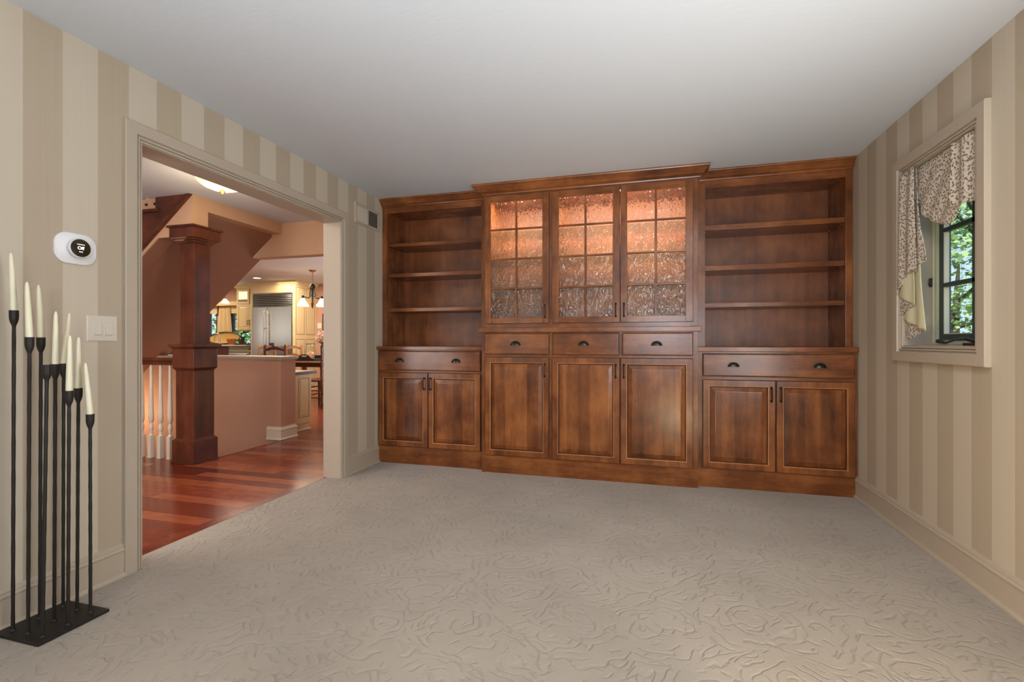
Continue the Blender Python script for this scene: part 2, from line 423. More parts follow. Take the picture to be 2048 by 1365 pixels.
# ------------------------------------------------------------ window in the right wall
win = MB().sweep([(WY0, WZ0), (WY0, WZ1), (WY1, WZ1), (WY1, WZ0)], [(-a, b) for a, b in CAS], PXm(XR), closed=True).build('trim_3', 'casing_paint')
struct(win)
w1 = bpy.data.objects.new('window_1', None); COL.objects.link(w1); struct(w1)
wi = MB()
wi.box(XR + .0, XR + .16, WY1 - .004, WY1 + .01, WZ0, WZ1); wi.box(XR, XR + .16, WY0 - .01, WY0 + .004, WZ0, WZ1)
wi.box(XR, XR + .16, WY0 + .004, WY1 - .004, WZ1 - .004, WZ1 + .01); wi.box(XR - .004, XR + .17, WY0 + .004, WY1 - .004, WZ0 - .012, WZ0 + .006)
wi.build('jamb_lining', 'casing_paint', w1)
xf = XR + .16
MB().rings(WY0, WY1, WZ0, WZ1, [(0, .0), (0, .03), (.016, .03), (.018, .022), (.034, .022), (.036, -.03), (0, -.03)], PXm(xf), cap=False).build('window_frame', 'vinyl', w1)
sash = MB().rings(WY0 + .03, WY1 - .03, WZ0 + .03, WZ1 - .03, [(0, -.03), (0, .008), (.038, .008), (.040, -.03)], PXm(xf), cap=False).build('sash', 'dark_frame', w1)
MB().rings(WY0 + .066, WY1 - .066, WZ0 + .066, WZ1 - .066, [(0, -.02), (0, .004), (.007, .004), (.007, -.02)], PXm(xf), cap=False).build('glazing_bead', 'trim_white', sash)
for z in (1.428, 1.735):
    box('muntin', 'dark_frame', xf - .006, xf + .02, WY0 + .068, WY1 - .068, z - .011, z + .011, parent=sash)
box('muntin', 'dark_frame', xf - .006, xf + .02, 2.965, 2.985, WZ0 + .068, WZ1 - .068, parent=sash)
box('pane', 'window_glass', xf + .008, xf + .012, WY0 + .066, WY1 - .066, WZ0 + .066, WZ1 - .066, parent=sash)
la = MB().box(xf - .042, xf - .030, 3.284, 3.297, 1.425, 1.475).tube([(xf - .04, 3.287, 1.43), (xf - .048, 3.284, 1.44), (xf - .046, 3.284, 1.468)], .003)
la.build('latch', 'bronze', w1)
ck = MB().box(xf - .075, xf - .03, 2.76, 2.93, WZ0 + .006, WZ0 + .020)
ck.tube([(xf - .06, 2.85, WZ0 + .024), (xf - .065, 2.92, WZ0 + .040), (xf - .06, 3.02, WZ0 + .036), (xf - .05, 3.12, WZ0 + .020), (xf - .045, 3.20, WZ0 + .030)], [.011, .010, .006, .006, .012])
tag(ck.build('window_crank', 'black_plastic'), 'black folding window crank lying on the sill of the small window', 'window crank')

# swag valance inside the window recess
val = empty('window_valance', (1.50, 3.0, 2.09), 'cream valance with brown leafy vines and green lining, hung in the small window', 'valance')
def cloth(name, mat, poly, xf_, parent, th=.003):
    # polygon in (Y, Z) filled with a fine grid so the folds can be given real depth by xf_(y, z)
    ys = [p[0] for p in poly]; zs = [p[1] for p in poly]
    bm = bmesh.new(); vs = [bm.verts.new((0, y, z)) for y, z in poly]; bm.faces.new(vs)
    for k in range(1, 28):
        y = min(ys) + (max(ys) - min(ys))*k/28
        bmesh.ops.bisect_plane(bm, geom=bm.verts[:] + bm.edges[:] + bm.faces[:], plane_co=(0, y, 0), plane_no=(0, 1, 0))
    for k in range(1, 20):
        z = min(zs) + (max(zs) - min(zs))*k/20
        bmesh.ops.bisect_plane(bm, geom=bm.verts[:] + bm.edges[:] + bm.faces[:], plane_co=(0, 0, z), plane_no=(0, 0, 1))
    bm.normal_update()
    r = bmesh.ops.solidify(bm, geom=bm.faces[:], thickness=th)
    for q in bm.verts: q.co.x += xf_(q.co.y, q.co.z)
    me = bpy.data.meshes.new(name); bmesh.ops.recalc_face_normals(bm, faces=bm.faces); bm.to_mesh(me); bm.free(); me.materials.append(M[mat])
    for p in me.polygons: p.use_smooth = True
    o = bpy.data.objects.new(name, me); COL.objects.link(o); o.parent = parent; o.location = -parent.location
    return o
def arc(p0, p1, sag, n=10):
    return [(p0[0] + (p1[0]-p0[0])*i/n, p0[1] + (p1[1]-p0[1])*i/n - sag*4*(i/n)*(1-i/n)) for i in range(n+1)]
cloth('swag', 'leaf_fabric', [(3.25, 2.08), (2.80, 2.08), (2.795, 1.782), (2.813, 1.767), (2.845, 1.72), (2.87, 1.704), (2.904, 1.701), (2.96, 1.715), (3.021, 1.744), (3.08, 1.772), (3.129, 1.805), (3.17, 1.86), (3.21, 1.94)],
      lambda y, z: 1.460 + .0045*math.sin(34*(z*1.0 + 1.25*(y - 3.0))) * max(.1, min(1, (2.08 - z)*5)), val)
cloth('jabot', 'leaf_fabric', [(2.83, 2.08), (2.662, 2.08), (2.662, 1.755), (2.702, 1.761), (2.793, 1.768), (2.848, 1.775), (2.85, 1.824), (2.836, 1.942)],
      lambda y, z: 1.444 + .006*math.sin(58*y + 1.5*z), val)
cloth('cascade', 'leaf_fabric', [(3.285, 2.08), (3.148, 2.08), (3.132, 1.727), (3.122, 1.60), (3.118, 1.497), (3.161, 1.503), (3.211, 1.492), (3.253, 1.448), (3.318, 1.386), (3.305, 1.478), (3.287, 1.762)],
      lambda y, z: 1.424 + .005*math.sin(60*y + 1.5*z) + .006*max(0, min(1, (z - 1.9)*6)), val)
cloth('cascade_fold', 'leaf_fabric', [(3.18, 2.075), (3.145, 2.075), (3.130, 1.894), (3.101, 1.72), (3.046, 1.546), (3.092, 1.537), (3.141, 1.530), (3.16, 1.70)], lambda y, z: 1.441 + .003*math.sin(70*y), val)
cloth('lining_fold', 'lining', [(3.227, 1.50), (3.162, 1.510), (3.149, 1.415), (3.147, 1.313), (3.325, 1.382), (3.269, 1.45)], lambda y, z: 1.432 + .004*math.sin(42*y), val)
cloth('cascade_fold', 'leaf_fabric', [(3.335, 1.392), (3.158, 1.320), (3.251, 1.286), (3.335, 1.250)], lambda y, z: 1.438, val)
cloth('lining_fold', 'lining', [(3.193, 1.53), (3.105, 1.535), (3.095, 1.409), (3.064, 1.171), (3.335, 1.252), (3.174, 1.321)], lambda y, z: 1.444 + .004*math.sin(50*y), val)
cloth('cascade_fold', 'leaf_fabric', [(3.29, 1.235), (3.075, 1.175), (3.16, 1.146), (3.285, 1.117)], lambda y, z: 1.453 + .002*math.sin(50*y), val)

# ------------------------------------------------------------ trees and ground outside
struct(box('ground', 'grass', -30, 40, -30, 45, -1.2, -1.0))
def tree(name, x, y, zc, rx, rz, n, label, seed, z0=-1.0, lsz=.075):
    rnd = random.Random(seed); r = empty(name, (x, y, z0), label, 'tree')
    tr = MB(); tr.tube([(x, y, z0), (x + .05, y, z0 + 1.2), (x - .04, y + .05, zc), (x, y, zc + rz*.7)], [.16, .12, .08, .02], 8)
    for k in range(9):
        a = rnd.uniform(0, 2*PI); z = zc - rz*.6 + rnd.random()*rz
        tr.tube([(x, y, z), (x + math.cos(a)*rx*.4, y + math.sin(a)*rx*.4, z + .25), (x + math.cos(a)*rx*.85, y + math.sin(a)*rx*.85, z + .45)], [.04, .025, .008], 5)
    tr.build('trunk', 'bark', r)
    fo = MB()
    cl = []
    for k in range(70):
        while True:
            p = Vector((rnd.uniform(-1, 1), rnd.uniform(-1, 1), rnd.uniform(-1, 1)))
            if .25 < p.length < 1: break
        cl.append((x + p.x*rx, y + p.y*rx, zc + p.z*rz))
    for k in range(n):
        c = cl[rnd.randrange(len(cl))]; s_ = rx*.17
        p = Vector((c[0] + rnd.gauss(0, s_), c[1] + rnd.gauss(0, s_), c[2] + rnd.gauss(0, s_*.8)))
        a = Vector((rnd.gauss(0, 1), rnd.gauss(0, 1), rnd.gauss(0, .5))).normalized(); b = a.orthogonal().normalized()
        b = (b*math.cos(k) + a.cross(b)*math.sin(k)); L = lsz*rnd.uniform(.7, 1.3)
        fo.add([p, p + a*L*.5 + b*L*.3, p + a*L, p + a*L*.5 - b*L*.3], [(0, 1, 2, 3)])
    f = fo.build('foliage', 'leaf', r); f['kind'] = 'stuff'
    return r
tree('leafy_tree', 4.0, 7.1, 3.0, 1.5, 1.6, 7000, 'leafy green tree seen through the upper panes of the small right window', 3)
tree('leafy_tree', 5.6, 10.8, 1.3, 1.7, 1.8, 4200, 'thinner tree behind, seen through the lower panes of the small right window', 5)
tree('leafy_tree', -14.0, 14.0, 2.0, 2.4, 2.6, 4500, 'green tree seen through the kitchen windows', 9, lsz=.16)

# ------------------------------------------------------------ built-in cabinets
YC, YS, YU = 3.875, 3.937, 4.013       # centre face, side base face, side upper face
OVER = .020
def cup_pull(parent, x, z, y):
    # half-dome cup with a flange
    m = MB(); R = .040; n = 16; rows = 7
    for q in (0, 1):
        k = len(m.v); Rq = R - .002*q
        for i in range(rows + 1):
            e = PI/2*i/rows
            for j in range(n + 1):
                a = PI*j/n
                m.v.append((x + Rq*math.cos(a)*math.cos(e)**.8, y - (.025 - .002*q)*math.sin(e) - .002, z - .016 + (.034 - .002*q)*math.sin(a)*math.cos(e)**.8))
        for i in range(rows):
            for j in range(n):
                a = k + i*(n+1) + j; m.f.append((a, a+1, a+n+2, a+n+1))
    fl = [(x + .047*math.cos(PI*j/n), z - .017 + .041*math.sin(PI*j/n)) for j in range(n + 1)]
    inn = [(x + .039*math.cos(PI*j/n), z - .014 + .030*math.sin(PI*j/n)) for j in range(n, -1, -1)]
    m.prism(fl + inn, 0, .003, PY(y))
    return m.build('cup_pull', 'bronze', parent, smooth=True)
def bar_pull(parent, x, z, y, L=.112, flat=False):
    h = L/2
    m = MB().tube([(x, y, z + h - .008), (x, y - .016, z + h - .004), (x, y - .024, z + h*.75), (x, y - .027, z), (x, y - .024, z - h*.75), (x, y - .016, z - h + .004), (x, y, z - h + .008)],
                  [.006, .006, .0048, .0048, .0048, .006, .006], 8)
    for s_ in (1, -1): m.lathe([(.0085, 0), (.0085, -.003), (.005, -.005)], (x, y, z + s_*(h - .008)), 10, 'y')
    return m.build('bar_pull', 'black_bronze', parent, smooth=True)
def gap_shade(d, x0, x1, z0, z1, yf):
    MB().rings(x0 - .0035, x1 + .0035, z0 - .0035, z1 + .0035, [(0, 0), (0, .0008), (.0045, .0008), (.0045, 0)], PY(yf), cap=False).build('glaze_shade_line', 'dark_glaze_and_shade', d)
def panel_door(parent, x0, x1, z0, z1, yf, pull):
    st = .046
    d = MB().rings(x0, x1, z0, z1, [(.004, 0), (.004, .008), (0, .009), (0, .017), (.003, OVER), (st, OVER), (st + .003, OVER - .002), (st + .006, OVER - .006), (st + .008, .004)], PY(yf), cap=False).build('door', 'cherry_v', parent)
    MB().rings(x0 + st + .004, x1 - st - .004, z0 + st + .004, z1 - st - .004, [(0, .004), (.003, .006), (.034, .0175), (.036, .0190), (.040, .0195)], PY(yf)).build('raised_panel', 'cherry_panel', d)
    MB().rings(x0 + st + .002, x1 - st - .002, z0 + st + .002, z1 - st - .002, [(0, .010), (.003, .0145), (.006, .0075), (.009, .0075)], PY(yf), cap=False).build('glaze_shade_line', 'dark_glaze_and_shade', d)
    MB().rings(x0 + st - .0015, x1 - st + .0015, z0 + st - .0015, z1 - st + .0015, [(0, OVER - .001), (0, OVER + .0003), (.0030, OVER + .0001), (.0030, OVER - .004)], PY(yf), cap=False).build('edge_highlight', 'edge_highlight', d)
    gap_shade(d, x0, x1, z0, z1, yf)
    if pull: bar_pull(d, pull[0], pull[1], yf - OVER)
    return d
def drawer(parent, x0, x1, z0, z1, yf, pulls):
    d = MB().rings(x0, x1, z0, z1, [(.004, 0), (.004, .008), (0, .009), (0, .015), (.004, .0175), (.006, .0195), (.010, OVER)], PY(yf)).build('drawer', 'cherry_h', parent)
    gap_shade(d, x0, x1, z0, z1, yf)
    for x in pulls: cup_pull(d, x, (z0 + z1)/2 + .004, yf - OVER)
    return d
def face(parent, x0, x1, z0, z1, yf, holes, depth=.022, mat='cherry_v', matr='cherry_h'):
    # a face frame made of stiles and rails around rectangular holes given as a grid
    pass
def base_unit(name, label, x0, x1, ztop, yf, drawers, doors, plinth):
    r = empty(name, ((x0 + x1)/2, (yf + YB)/2, 0), label, 'cabinet')
    box('carcass', 'cherry_v', x0, x1, yf + .022, YB - .01, .0, ztop, parent=r)
    # face frame: stiles and rails stand on the front of the carcass
    stiles = sorted(set([x0, x1] + [d[0] for d in doors] + [d[1] for d in doors]))
    zt = max(d[3] for d in doors); zb = min(d[2] for d in doors)
    box('face_stile', 'cherry_v', x0, doors[0][0] + .008, yf, yf + .022, plinth, ztop, parent=r)
    box('face_stile', 'cherry_v', doors[-1][1] - .008, x1, yf, yf + .022, plinth, ztop, parent=r)
    g = [(a[1], b[0]) for a, b in zip(doors[:-1], doors[1:]) if b[0] - a[1] > .015]
    for a, b in g: box('face_stile', 'cherry_v', a - .008, b + .008, yf, yf + .022, plinth, ztop, parent=r)
    xs = [doors[0][0] + .008] + [q for a, b in g for q in (a - .008, b + .008)] + [doors[-1][1] - .008]
    for k in range(0, len(xs), 2):
        for za, zb_ in ((plinth, zb + .01), (zt - .01, drawers[0][2] + .01), (drawers[0][3] - .01, ztop)):
            box('face_rail', 'cherry_h', xs[k], xs[k+1], yf + .0005, yf + .022, za, zb_, parent=r)
    box('plinth', 'cherry_h', x0, x1, yf - .002, yf + .022, 0, plinth, parent=r)
    for d in drawers: drawer(r, d[0], d[1], d[2], d[3], yf, d[4])
    for d in doors: panel_door(r, d[0], d[1], d[2], d[3], yf, d[4])
    return r
base_unit('base_cabinet', 'left low cherry cabinet with one wide drawer over two doors, beside the doorway wall', XL + .004, -1.352, 1.038, YS,
          [(-2.372, -1.384, .852, 1.027, (-2.159, -1.607))],
          [(-2.372, -1.882, .162, .830, (-1.912, .735)), (-1.874, -1.384, .160, .830, (-1.850, .735))], .150)
base_unit('base_cabinet', 'tall central cherry cabinet with three drawers over three raised-panel doors', -1.350, .380, 1.190, YC,
          [(-1.317, -.768, 1.006, 1.181, (-1.048,)), (-.735, -.205, 1.006, 1.181, (-.482,)), (-.178, .344, 1.006, 1.181, (.080,))],
          [(-1.317, -.768, .152, .982, (-.799, .878)), (-.738, -.199, .151, .982, (-.228, .880)), (-.191, .344, .150, .982, (-.166, .880))], .145)
base_unit('base_cabinet', 'right low cherry cabinet with one wide drawer over two doors, beside the window wall', .382, XR - .004, 1.036, YS,
          [(.421, 1.430, .849, 1.020, (.636, 1.209))],
          [(.421, .920, .148, .821, (.893, .722)), (.928, 1.429, .146, .821, (.955, .722))], .140)
# worktops
def worktop(label, x0, x1, z0, z1, y0, y1):
    o = MB().box(x0, x1, y0, y1, z0, z1).build('worktop', 'cherry_h', None, bevel=.004); return tag(o, label, 'worktop', None)
worktop('left cherry worktop below the left open shelves', XL + .003, -1.353, 1.0385, 1.070, YS - .030, YB - .012)
worktop('central cherry worktop ledge below the glass doors', -1.375, .405, 1.1905, 1.230, YC - .030, YB - .012)
worktop('right cherry worktop below the right open shelves', .382, XR - .003, 1.0365, 1.073, YS - .030, YB - .012)

# crown profile (out, up from bottom)
CR = [(0, 0), (.010, .002), (.012, .010), (.018, .014), (.030, .022), (.040, .036), (.050, .048), (.058, .056), (.066, .058), (.068, .066), (.068, .072), (0, .072)]
def bookcase(label, x0, x1, z0, si0, si1, shelves, ztop_open, side):
    r = empty('bookcase', ((x0 + x1)/2, (YU + YB)/2, z0), label, 'bookcase')
    yb = 4.365
    box('side_panel', 'cherry_v', x0, si0 - .002, YU + .02, YB - .01, z0, 2.38, parent=r); box('side_panel', 'cherry_v', si1 + .002, x1, YU + .02, YB - .01, z0, 2.38, parent=r)
    box('top_panel', 'cherry_h', si0 - .002, si1 + .002, YU + .02, yb, ztop_open + .012, 2.38, parent=r)
    box('back_panel', 'cherry_back', si0 - .002, si1 + .002, yb, YB - .01, z0, 2.38, parent=r)
    box('face_stile', 'cherry_v', x0, si0, YU, YU + .02, z0, 2.44, parent=r, bevel=.0015); box('face_stile', 'cherry_v', si1, x1, YU, YU + .02, z0, 2.44, parent=r, bevel=.0015)
    box('face_rail', 'cherry_h', si0, si1, YU + .0005, YU + .02, ztop_open, 2.44, parent=r)
    for zb, zt in shelves:
        s_ = MB().box(si0 - .001, si1 + .001, YU + .021, yb - .003, zb, zt).build('shelf', 'cherry_h', r, bevel=.002)
        for x in (si0 + .001, si1 - .001):
            for y in (YU + .07, yb - .05):
                MB().tube([(x, y, zb - .004), (x + (.012 if x < (si0+si1)/2 else -.012), y, zb - .004)], .003, 6).build('shelf_pin', 'steel', s_)
    cm = MB()
    pr_ = [(a, 2.368 + b) for a, b in CR]
    cm.sweep([(x0, YU), (x1, YU)], pr_, PZ)
    cm.build('crown_moulding', 'cherry_h', r)
    return r
bookcase('left cherry open bookcase with three shelves, nearest the doorway', XL + .004, -1.342, 1.0705, -2.341, -1.405, [(2.005, 2.034), (1.718, 1.751), (1.394, 1.427)], 2.317, 'l')
bookcase('right cherry open bookcase with three shelves, beside the window wall', .386, XR - .004, 1.0735, .448, 1.402, [(1.988, 2.026), (1.670, 1.708), (1.381, 1.415)], 2.312, 'r')

# glazed hutch in the centre
hx0, hx1 = -1.338, .382
hu = empty('glass_hutch', ((hx0 + hx1)/2, (YC + YB)/2, 1.231), 'central cherry display cabinet with three seeded-glass doors and warm inner light', 'display cabinet')
box('side_panel', 'cherry_v', hx0, hx0 + .02, YC + .022, YB - .01, 1.231, 2.37, parent=hu); box('side_panel', 'cherry_v', hx1 - .02, hx1, YC + .022, YB - .01, 1.231, 2.37, parent=hu)
box('back_panel', 'cherry_back', hx0 + .02, hx1 - .02, 4.365, YB - .01, 1.231, 2.37, parent=hu)
box('top_panel', 'cherry_h', hx0 + .02, hx1 - .02, YC + .022, 4.365, 2.345, 2.37, parent=hu)
box('bottom_panel', 'cherry_h', hx0 + .02, hx1 - .02, YC + .022, 4.365, 1.231, 1.262, parent=hu)
box('divider', 'cherry_v', -.762, -.742, YC + .022, 4.365, 1.262, 2.345, parent=hu)
for a, b in ((hx0, -1.300), (.330, hx1)): box('face_stile', 'cherry_v', a, b, YC, YC + .022, 1.231, 2.44, parent=hu, bevel=.0015)
box('face_stile', 'cherry_v', -.779, -.726, YC, YC + .022, 1.262, 2.345, parent=hu)
box('face_rail', 'cherry_h', -1.300, .330, YC + .0005, YC + .022, 2.325, 2.44, parent=hu); box('face_rail', 'cherry_h', -1.300, .330, YC + .0005, YC + .022, 1.231, 1.275, parent=hu)
for k, (za, xs_) in enumerate([(z, q) for z in (2.046, 1.800, 1.552) for q in ((hx0 + .021, -.763), (-.741, hx1 - .021))]):
    box('glass_shelf', 'shelf_glass', xs_[0], xs_[1], YC + .05, 4.283, za - .005, za + .005, parent=hu)
for xa, xb in ((-1.28, -.80), (-.70, .29)):
    box('light_strip', 'strip_lamp', xa, xb, YC + .045, YC + .060, 2.322, 2.332, parent=hu)
    light('hutch_light', 'AREA', ((xa+xb)/2, YC + .075, 2.318), 28*(xb-xa), (1, .83, .62), xb - xa, (math.radians(20), 0, 0), .03)
CRB = [(a*1.18, 2.356 + b*1.16) for a, b in CR]
MB().sweep([(hx0, 4.02), (hx0, YC), (hx1, YC), (hx1, 4.02)], CRB, PZ).build('crown_moulding', 'cherry_h', hu)
for (x0, x1, g0, g1, px) in ((-1.317, -.766, -1.268, -.820, -.796), (-.737, -.199, -.683, -.252, -.228), (-.190, .344, -.140, .291, -.165)):
    z0, z1, ga, gb = 1.267, 2.340, 1.312, 2.290
    dd = box('door', 'cherry_v', x0, g0, YC - OVER, YC, z0, z1, parent=hu, bevel=.002)
    box('door_stile', 'cherry_v', g1, x1, YC - OVER, YC, z0, z1, parent=dd, bevel=.002)
    for c, d in ((z0, ga), (gb, z1)): box('door_rail', 'cherry_h', g0, g1, YC - OVER + .0005, YC - .001, c, d, parent=dd)
    xm = (g0 + g1)/2
    MB().prism([(xm - .009, 0), (xm - .005, .012), (xm + .005, .012), (xm + .009, 0)], ga, gb, lambda u, v, w: (u, YC - .006 - v, w)).build('muntin', 'cherry_v', dd)
    for z in (2.058, 1.808, 1.558):
        MB().prism([(z - .009, 0), (z - .005, .0118), (z + .005, .0118), (z + .009, 0)], g0, g1, lambda u, v, w: (w, YC - .006 - v, u)).build('muntin', 'cherry_h', dd)
    zs_ = [ga, 1.558, 1.808, 2.058, gb]
    for a, b in ((g0, xm), (xm, g1)):
        for c, d in zip(zs_[:-1], zs_[1:]): box('glass_pane', 'seeded_glass', a + .002, b - .002, YC - .0055, YC - .0015, c + .002, d - .002, parent=dd)
    gap_shade(dd, x0, x1, z0, z1, YC)
    bar_pull(dd, px, 1.362, YC - OVER)

# ------------------------------------------------------------ things on the left wall
# return-air grille with two banks of vertical fins
gy0, gy1, gz0, gz1 = 3.563, 3.955, 2.128, 2.312
gr_ = empty('air_grille', (XL, (gy0+gy1)/2, gz0), 'beige metal air grille with vertical fins high on the left wall beside the bookcase', 'air vent')
MB().rings(gy0, gy1, gz0, gz1, [(0, .0), (0, .006), (.006, .012), (.026, .012), (.028, .002)], PXp(XL), cap=False).build('grille_frame', 'casing_paint', gr_)
box('backing', 'black_plastic', XL + .0005, XL + .002, gy0 + .02, gy1 - .02, gz0 + .02, gz1 - .02, parent=gr_)
ym = (gy0 + gy1)/2
box('centre_bar', 'casing_paint', XL + .002, XL + .011, ym - .010, ym + .010, gz0 + .026, gz1 - .026, parent=gr_)
for k in range(22):
    side = k // 11; j = k % 11
    y = (gy0 + .036 + j*.0138) if side == 0 else (ym + .018 + j*.0138)
    dx = .009; dy = .0075*(1 if side == 0 else -1)
    MB().add([(XL + .002, y, gz0 + .027), (XL + .002 + dx, y + dy, gz0 + .027), (XL + .002 + dx, y + dy + .0016, gz0 + .027), (XL + .002, y + .0016, gz0 + .027),
              (XL + .002, y, gz1 - .027), (XL + .002 + dx, y + dy, gz1 - .027), (XL + .002 + dx, y + dy + .0016, gz1 - .027), (XL + .002, y + .0016, gz1 - .027)],
             [(0, 1, 2, 3), (4, 7, 6, 5), (0, 4, 5, 1), (1, 5, 6, 2), (2, 6, 7, 3), (3, 7, 4, 0)]).build('fin', 'casing_paint', gr_)
# two-gang rocker switch
sw = empty('light_switch', (XL, 1.60, 1.113), 'ivory double rocker light switch on the left wall beside the door casing', 'light switch')
MB().rings(1.535, 1.664, 1.113, 1.229, [(0, 0), (0, .003), (.004, .006), (.007, .0065)], PXp(XL)).build('plate', 'plate_plastic', sw)
for y in (1.577, 1.622):
    rk = MB().rings(y - .0175, y + .0175, 1.138, 1.204, [(0, .006), (0, .0085), (.002, .009)], PXp(XL)).build('rocker', 'plate_plastic', sw)
    MB().add([(XL + .009, y - .0145, 1.142), (XL + .009, y + .0145, 1.142), (XL + .015, y - .0145, 1.144), (XL + .015, y + .0145, 1.144), (XL + .0095, y - .0145, 1.20), (XL + .0095, y + .0145, 1.20)],
             [(0, 1, 3, 2), (2, 3, 5, 4), (0, 2, 4), (1, 5, 3)]).build('paddle', 'plate_plastic', rk)
    for z in (1.122, 1.220): MB().lathe([(.003, .0063), (.003, .0072), (.001, .0078)], (XL, y, z), 8, 'x').build('screw', 'plate_plastic', sw)
# thermostat
th = empty('thermostat', (XL, 1.49, 1.51), 'white round-dial thermostat on a rounded back plate, its dark screen reading Off', 'thermostat')
def rrect(y0, y1, z0, z1, r, n=8):
    o = []
    for cy, cz, a0 in ((y1-r, z1-r, 0), (y0+r, z1-r, PI/2), (y0+r, z0+r, PI), (y1-r, z0+r, 1.5*PI)):
        o += [(cy + r*math.cos(a0 + PI/2*i/n), cz + r*math.sin(a0 + PI/2*i/n)) for i in range(n+1)]
    return o
tp = MB(); L = [(rrect(1.412, 1.572, 1.448, 1.582, .050), 0), (rrect(1.412, 1.572, 1.448, 1.582, .050), .008), (rrect(1.415, 1.569, 1.451, 1.579, .048), .011)]
n_ = len(L[0][0])
for q, w_ in L: tp.v += [(XL + w_, y, z) for y, z in q]
for i in range(2): tp.f += [(i*n_ + j, i*n_ + (j+1) % n_, (i+1)*n_ + (j+1) % n_, (i+1)*n_ + j) for j in range(n_)]
tp.f.append(tuple(2*n_ + j for j in range(n_)))
tp.build('back_plate', 'white_plastic', th, smooth=True)
ty, tz = 1.493, 1.517
MB().lathe([(.038, .010), (.0375, .018), (.0420, .024), (.0425, .032), (.0405, .035), (.0385, .0352)], (XL, ty, tz), 40, 'x').build('dial', 'white_plastic', th, smooth=True)
MB().lathe([(.0385, .0345), (.0385, .0358), (.036, .0364), (.0001, .0366)], (XL, ty, tz), 40, 'x').build('screen', 'screen_glass', th, smooth=True)
def text(name, body, size, loc, rot, mat, parent=None, depth=.0002, bold=0):
    cu = bpy.data.curves.new(name, 'FONT'); cu.body = body; cu.size = size; cu.align_x = 'CENTER'; cu.align_y = 'CENTER'; cu.extrude = depth; cu.offset = bold
    tmp = bpy.data.objects.new('tmp', cu); COL.objects.link(tmp)
    dg = bpy.context.evaluated_depsgraph_get(); me = bpy.data.meshes.new_from_object(tmp.evaluated_get(dg)); bpy.data.objects.remove(tmp)
    me.materials.clear(); me.materials.append(M[mat])
    o = bpy.data.objects.new(name, me); COL.objects.link(o); o.rotation_euler = rot; o.location = loc
    if parent: o.parent = parent; o.location = Vector(loc) - parent.location
    return o
RX = (PI/2, 0, PI/2)
text('lettering', 'Off', .019, (XL + .0372, ty - .001, tz - .001), RX, 'screen_text', th, bold=.0004)
for zz, hh, segs in ((tz + .0150, .0013, ((-.0150, .0022), (-.0115, .0022), (-.0080, .0060), (-.0005, .0070), (.0080, .0060))), (tz - .0165, .0015, ((-.0070, .0070), (.0015, .0050)))):
    lm = MB()
    for y_, L_ in segs: lm.box(XL + .0368, XL + .0374, ty + y_, ty + y_ + L_, zz - hh, zz + hh)
    lm.build('small_lettering', 'screen_text', th)

# ------------------------------------------------------------ candelabra and candles
cb = empty('candelabra', (-2.245, 1.327, 0), 'tall black iron candelabra of nine rods on a flat square base, by the left wall', 'candelabra')
MB().box(-2.364, -2.124, 1.208, 1.448, .001, .013).build('base_plate', 'iron', cb, bevel=.0015)
rods = [(-2.318, 1.240, 1.230, .006, -.0, 1.452, -.012), (-2.240, 1.243, 1.128, .008, 0, 1.339, -.010), (-2.318, 1.324, 1.128, .006, 0, 1.339, -.010),
        (-2.163, 1.244, 1.025, .022, 0, None, 0), (-2.242, 1.327, 1.023, .006, 0, 1.233, .002), (-2.328, 1.409, 1.021, .003, 0, 1.233, .024),
        (-2.161, 1.324, .921, .006, 0, 1.138, .003), (-2.244, 1.407, .921, .007, 0, 1.132, .001), (-2.170, 1.408, .817, -.002, 0, 1.028, -.020)]
names = ['tallest taper candle, in the highest cup of the candelabra at the far left', 'taper candle in the second cup from the left of the front row', 'taper candle behind, third tip from the left of the group',
         '', 'taper candle in the middle rod of the candelabra', 'taper candle leaning right, in the rod nearest the wall behind the middle',
         'taper candle in the low cup at the middle of the right row', 'taper candle second from the right, in the back row', 'lowest taper candle, leaning left, at the far right of the candelabra']
for i, (x, y, z, lx, ly, tip, tl) in enumerate(rods):
    tx, ty_ = x + lx, y + ly
    n = 26; pts = []; rr = []
    for k in range(n + 1):
        f_ = k/n; pts.append((x + lx*f_, y + ly*f_, .012 + (z - .062 - .012)*f_)); rr.append(.0060 + .0004*math.sin(k*2.1 + i))
    rod = MB().tube(pts, rr, 8)
    rod.lathe([(.011, 0), (.009, .004), (.0055, .007)], (x, y, .0125), 8)
    rd = rod.build('rod', 'iron', cb, smooth=True)
    MB().lathe([(.0052, -.066), (.0062, -.058), (.0100, -.048), (.0132, -.036), (.0140, -.024), (.0142, 0), (.0118, 0), (.0113, -.022), (.0001, -.024)], (tx, ty_, z), 16).build('cup', 'iron', rd, smooth=True)
    if tip:
        L = tip - z; c = MB(); pts = []; rr = []
        prof = [(-.020, .0105), (0, .0110), (.15, .0108), (.45, .0096), (.75, .0078), (.90, .0064), (.955, .0048), (.985, .0022)]
        for f_, r_ in prof:
            h_ = f_ if f_ < 0 else f_*L; f2 = max(0, f_)
            pts.append((tx + tl*f2, ty_ + .25*tl*f2, z + h_)); rr.append(r_)
        c.tube(pts, rr, 14)
        co = c.build('taper_candle', 'candle_wax', None, smooth=True)
        tag(co, 'ivory ' + names[i], 'candle', 'ivory taper candles')
        e_ = pts[-1]
        MB().tube([e_, (e_[0] + .0005, e_[1] + .001, e_[2] + .003), (e_[0] + .001, e_[1] + .004, e_[2] + .005)], .0008, 5).build('wick', 'wick', co)

# ------------------------------------------------------------ hall beyond the opening
HX = XL - .15
XS = -3.93        # side of the stair box
hf = MB()
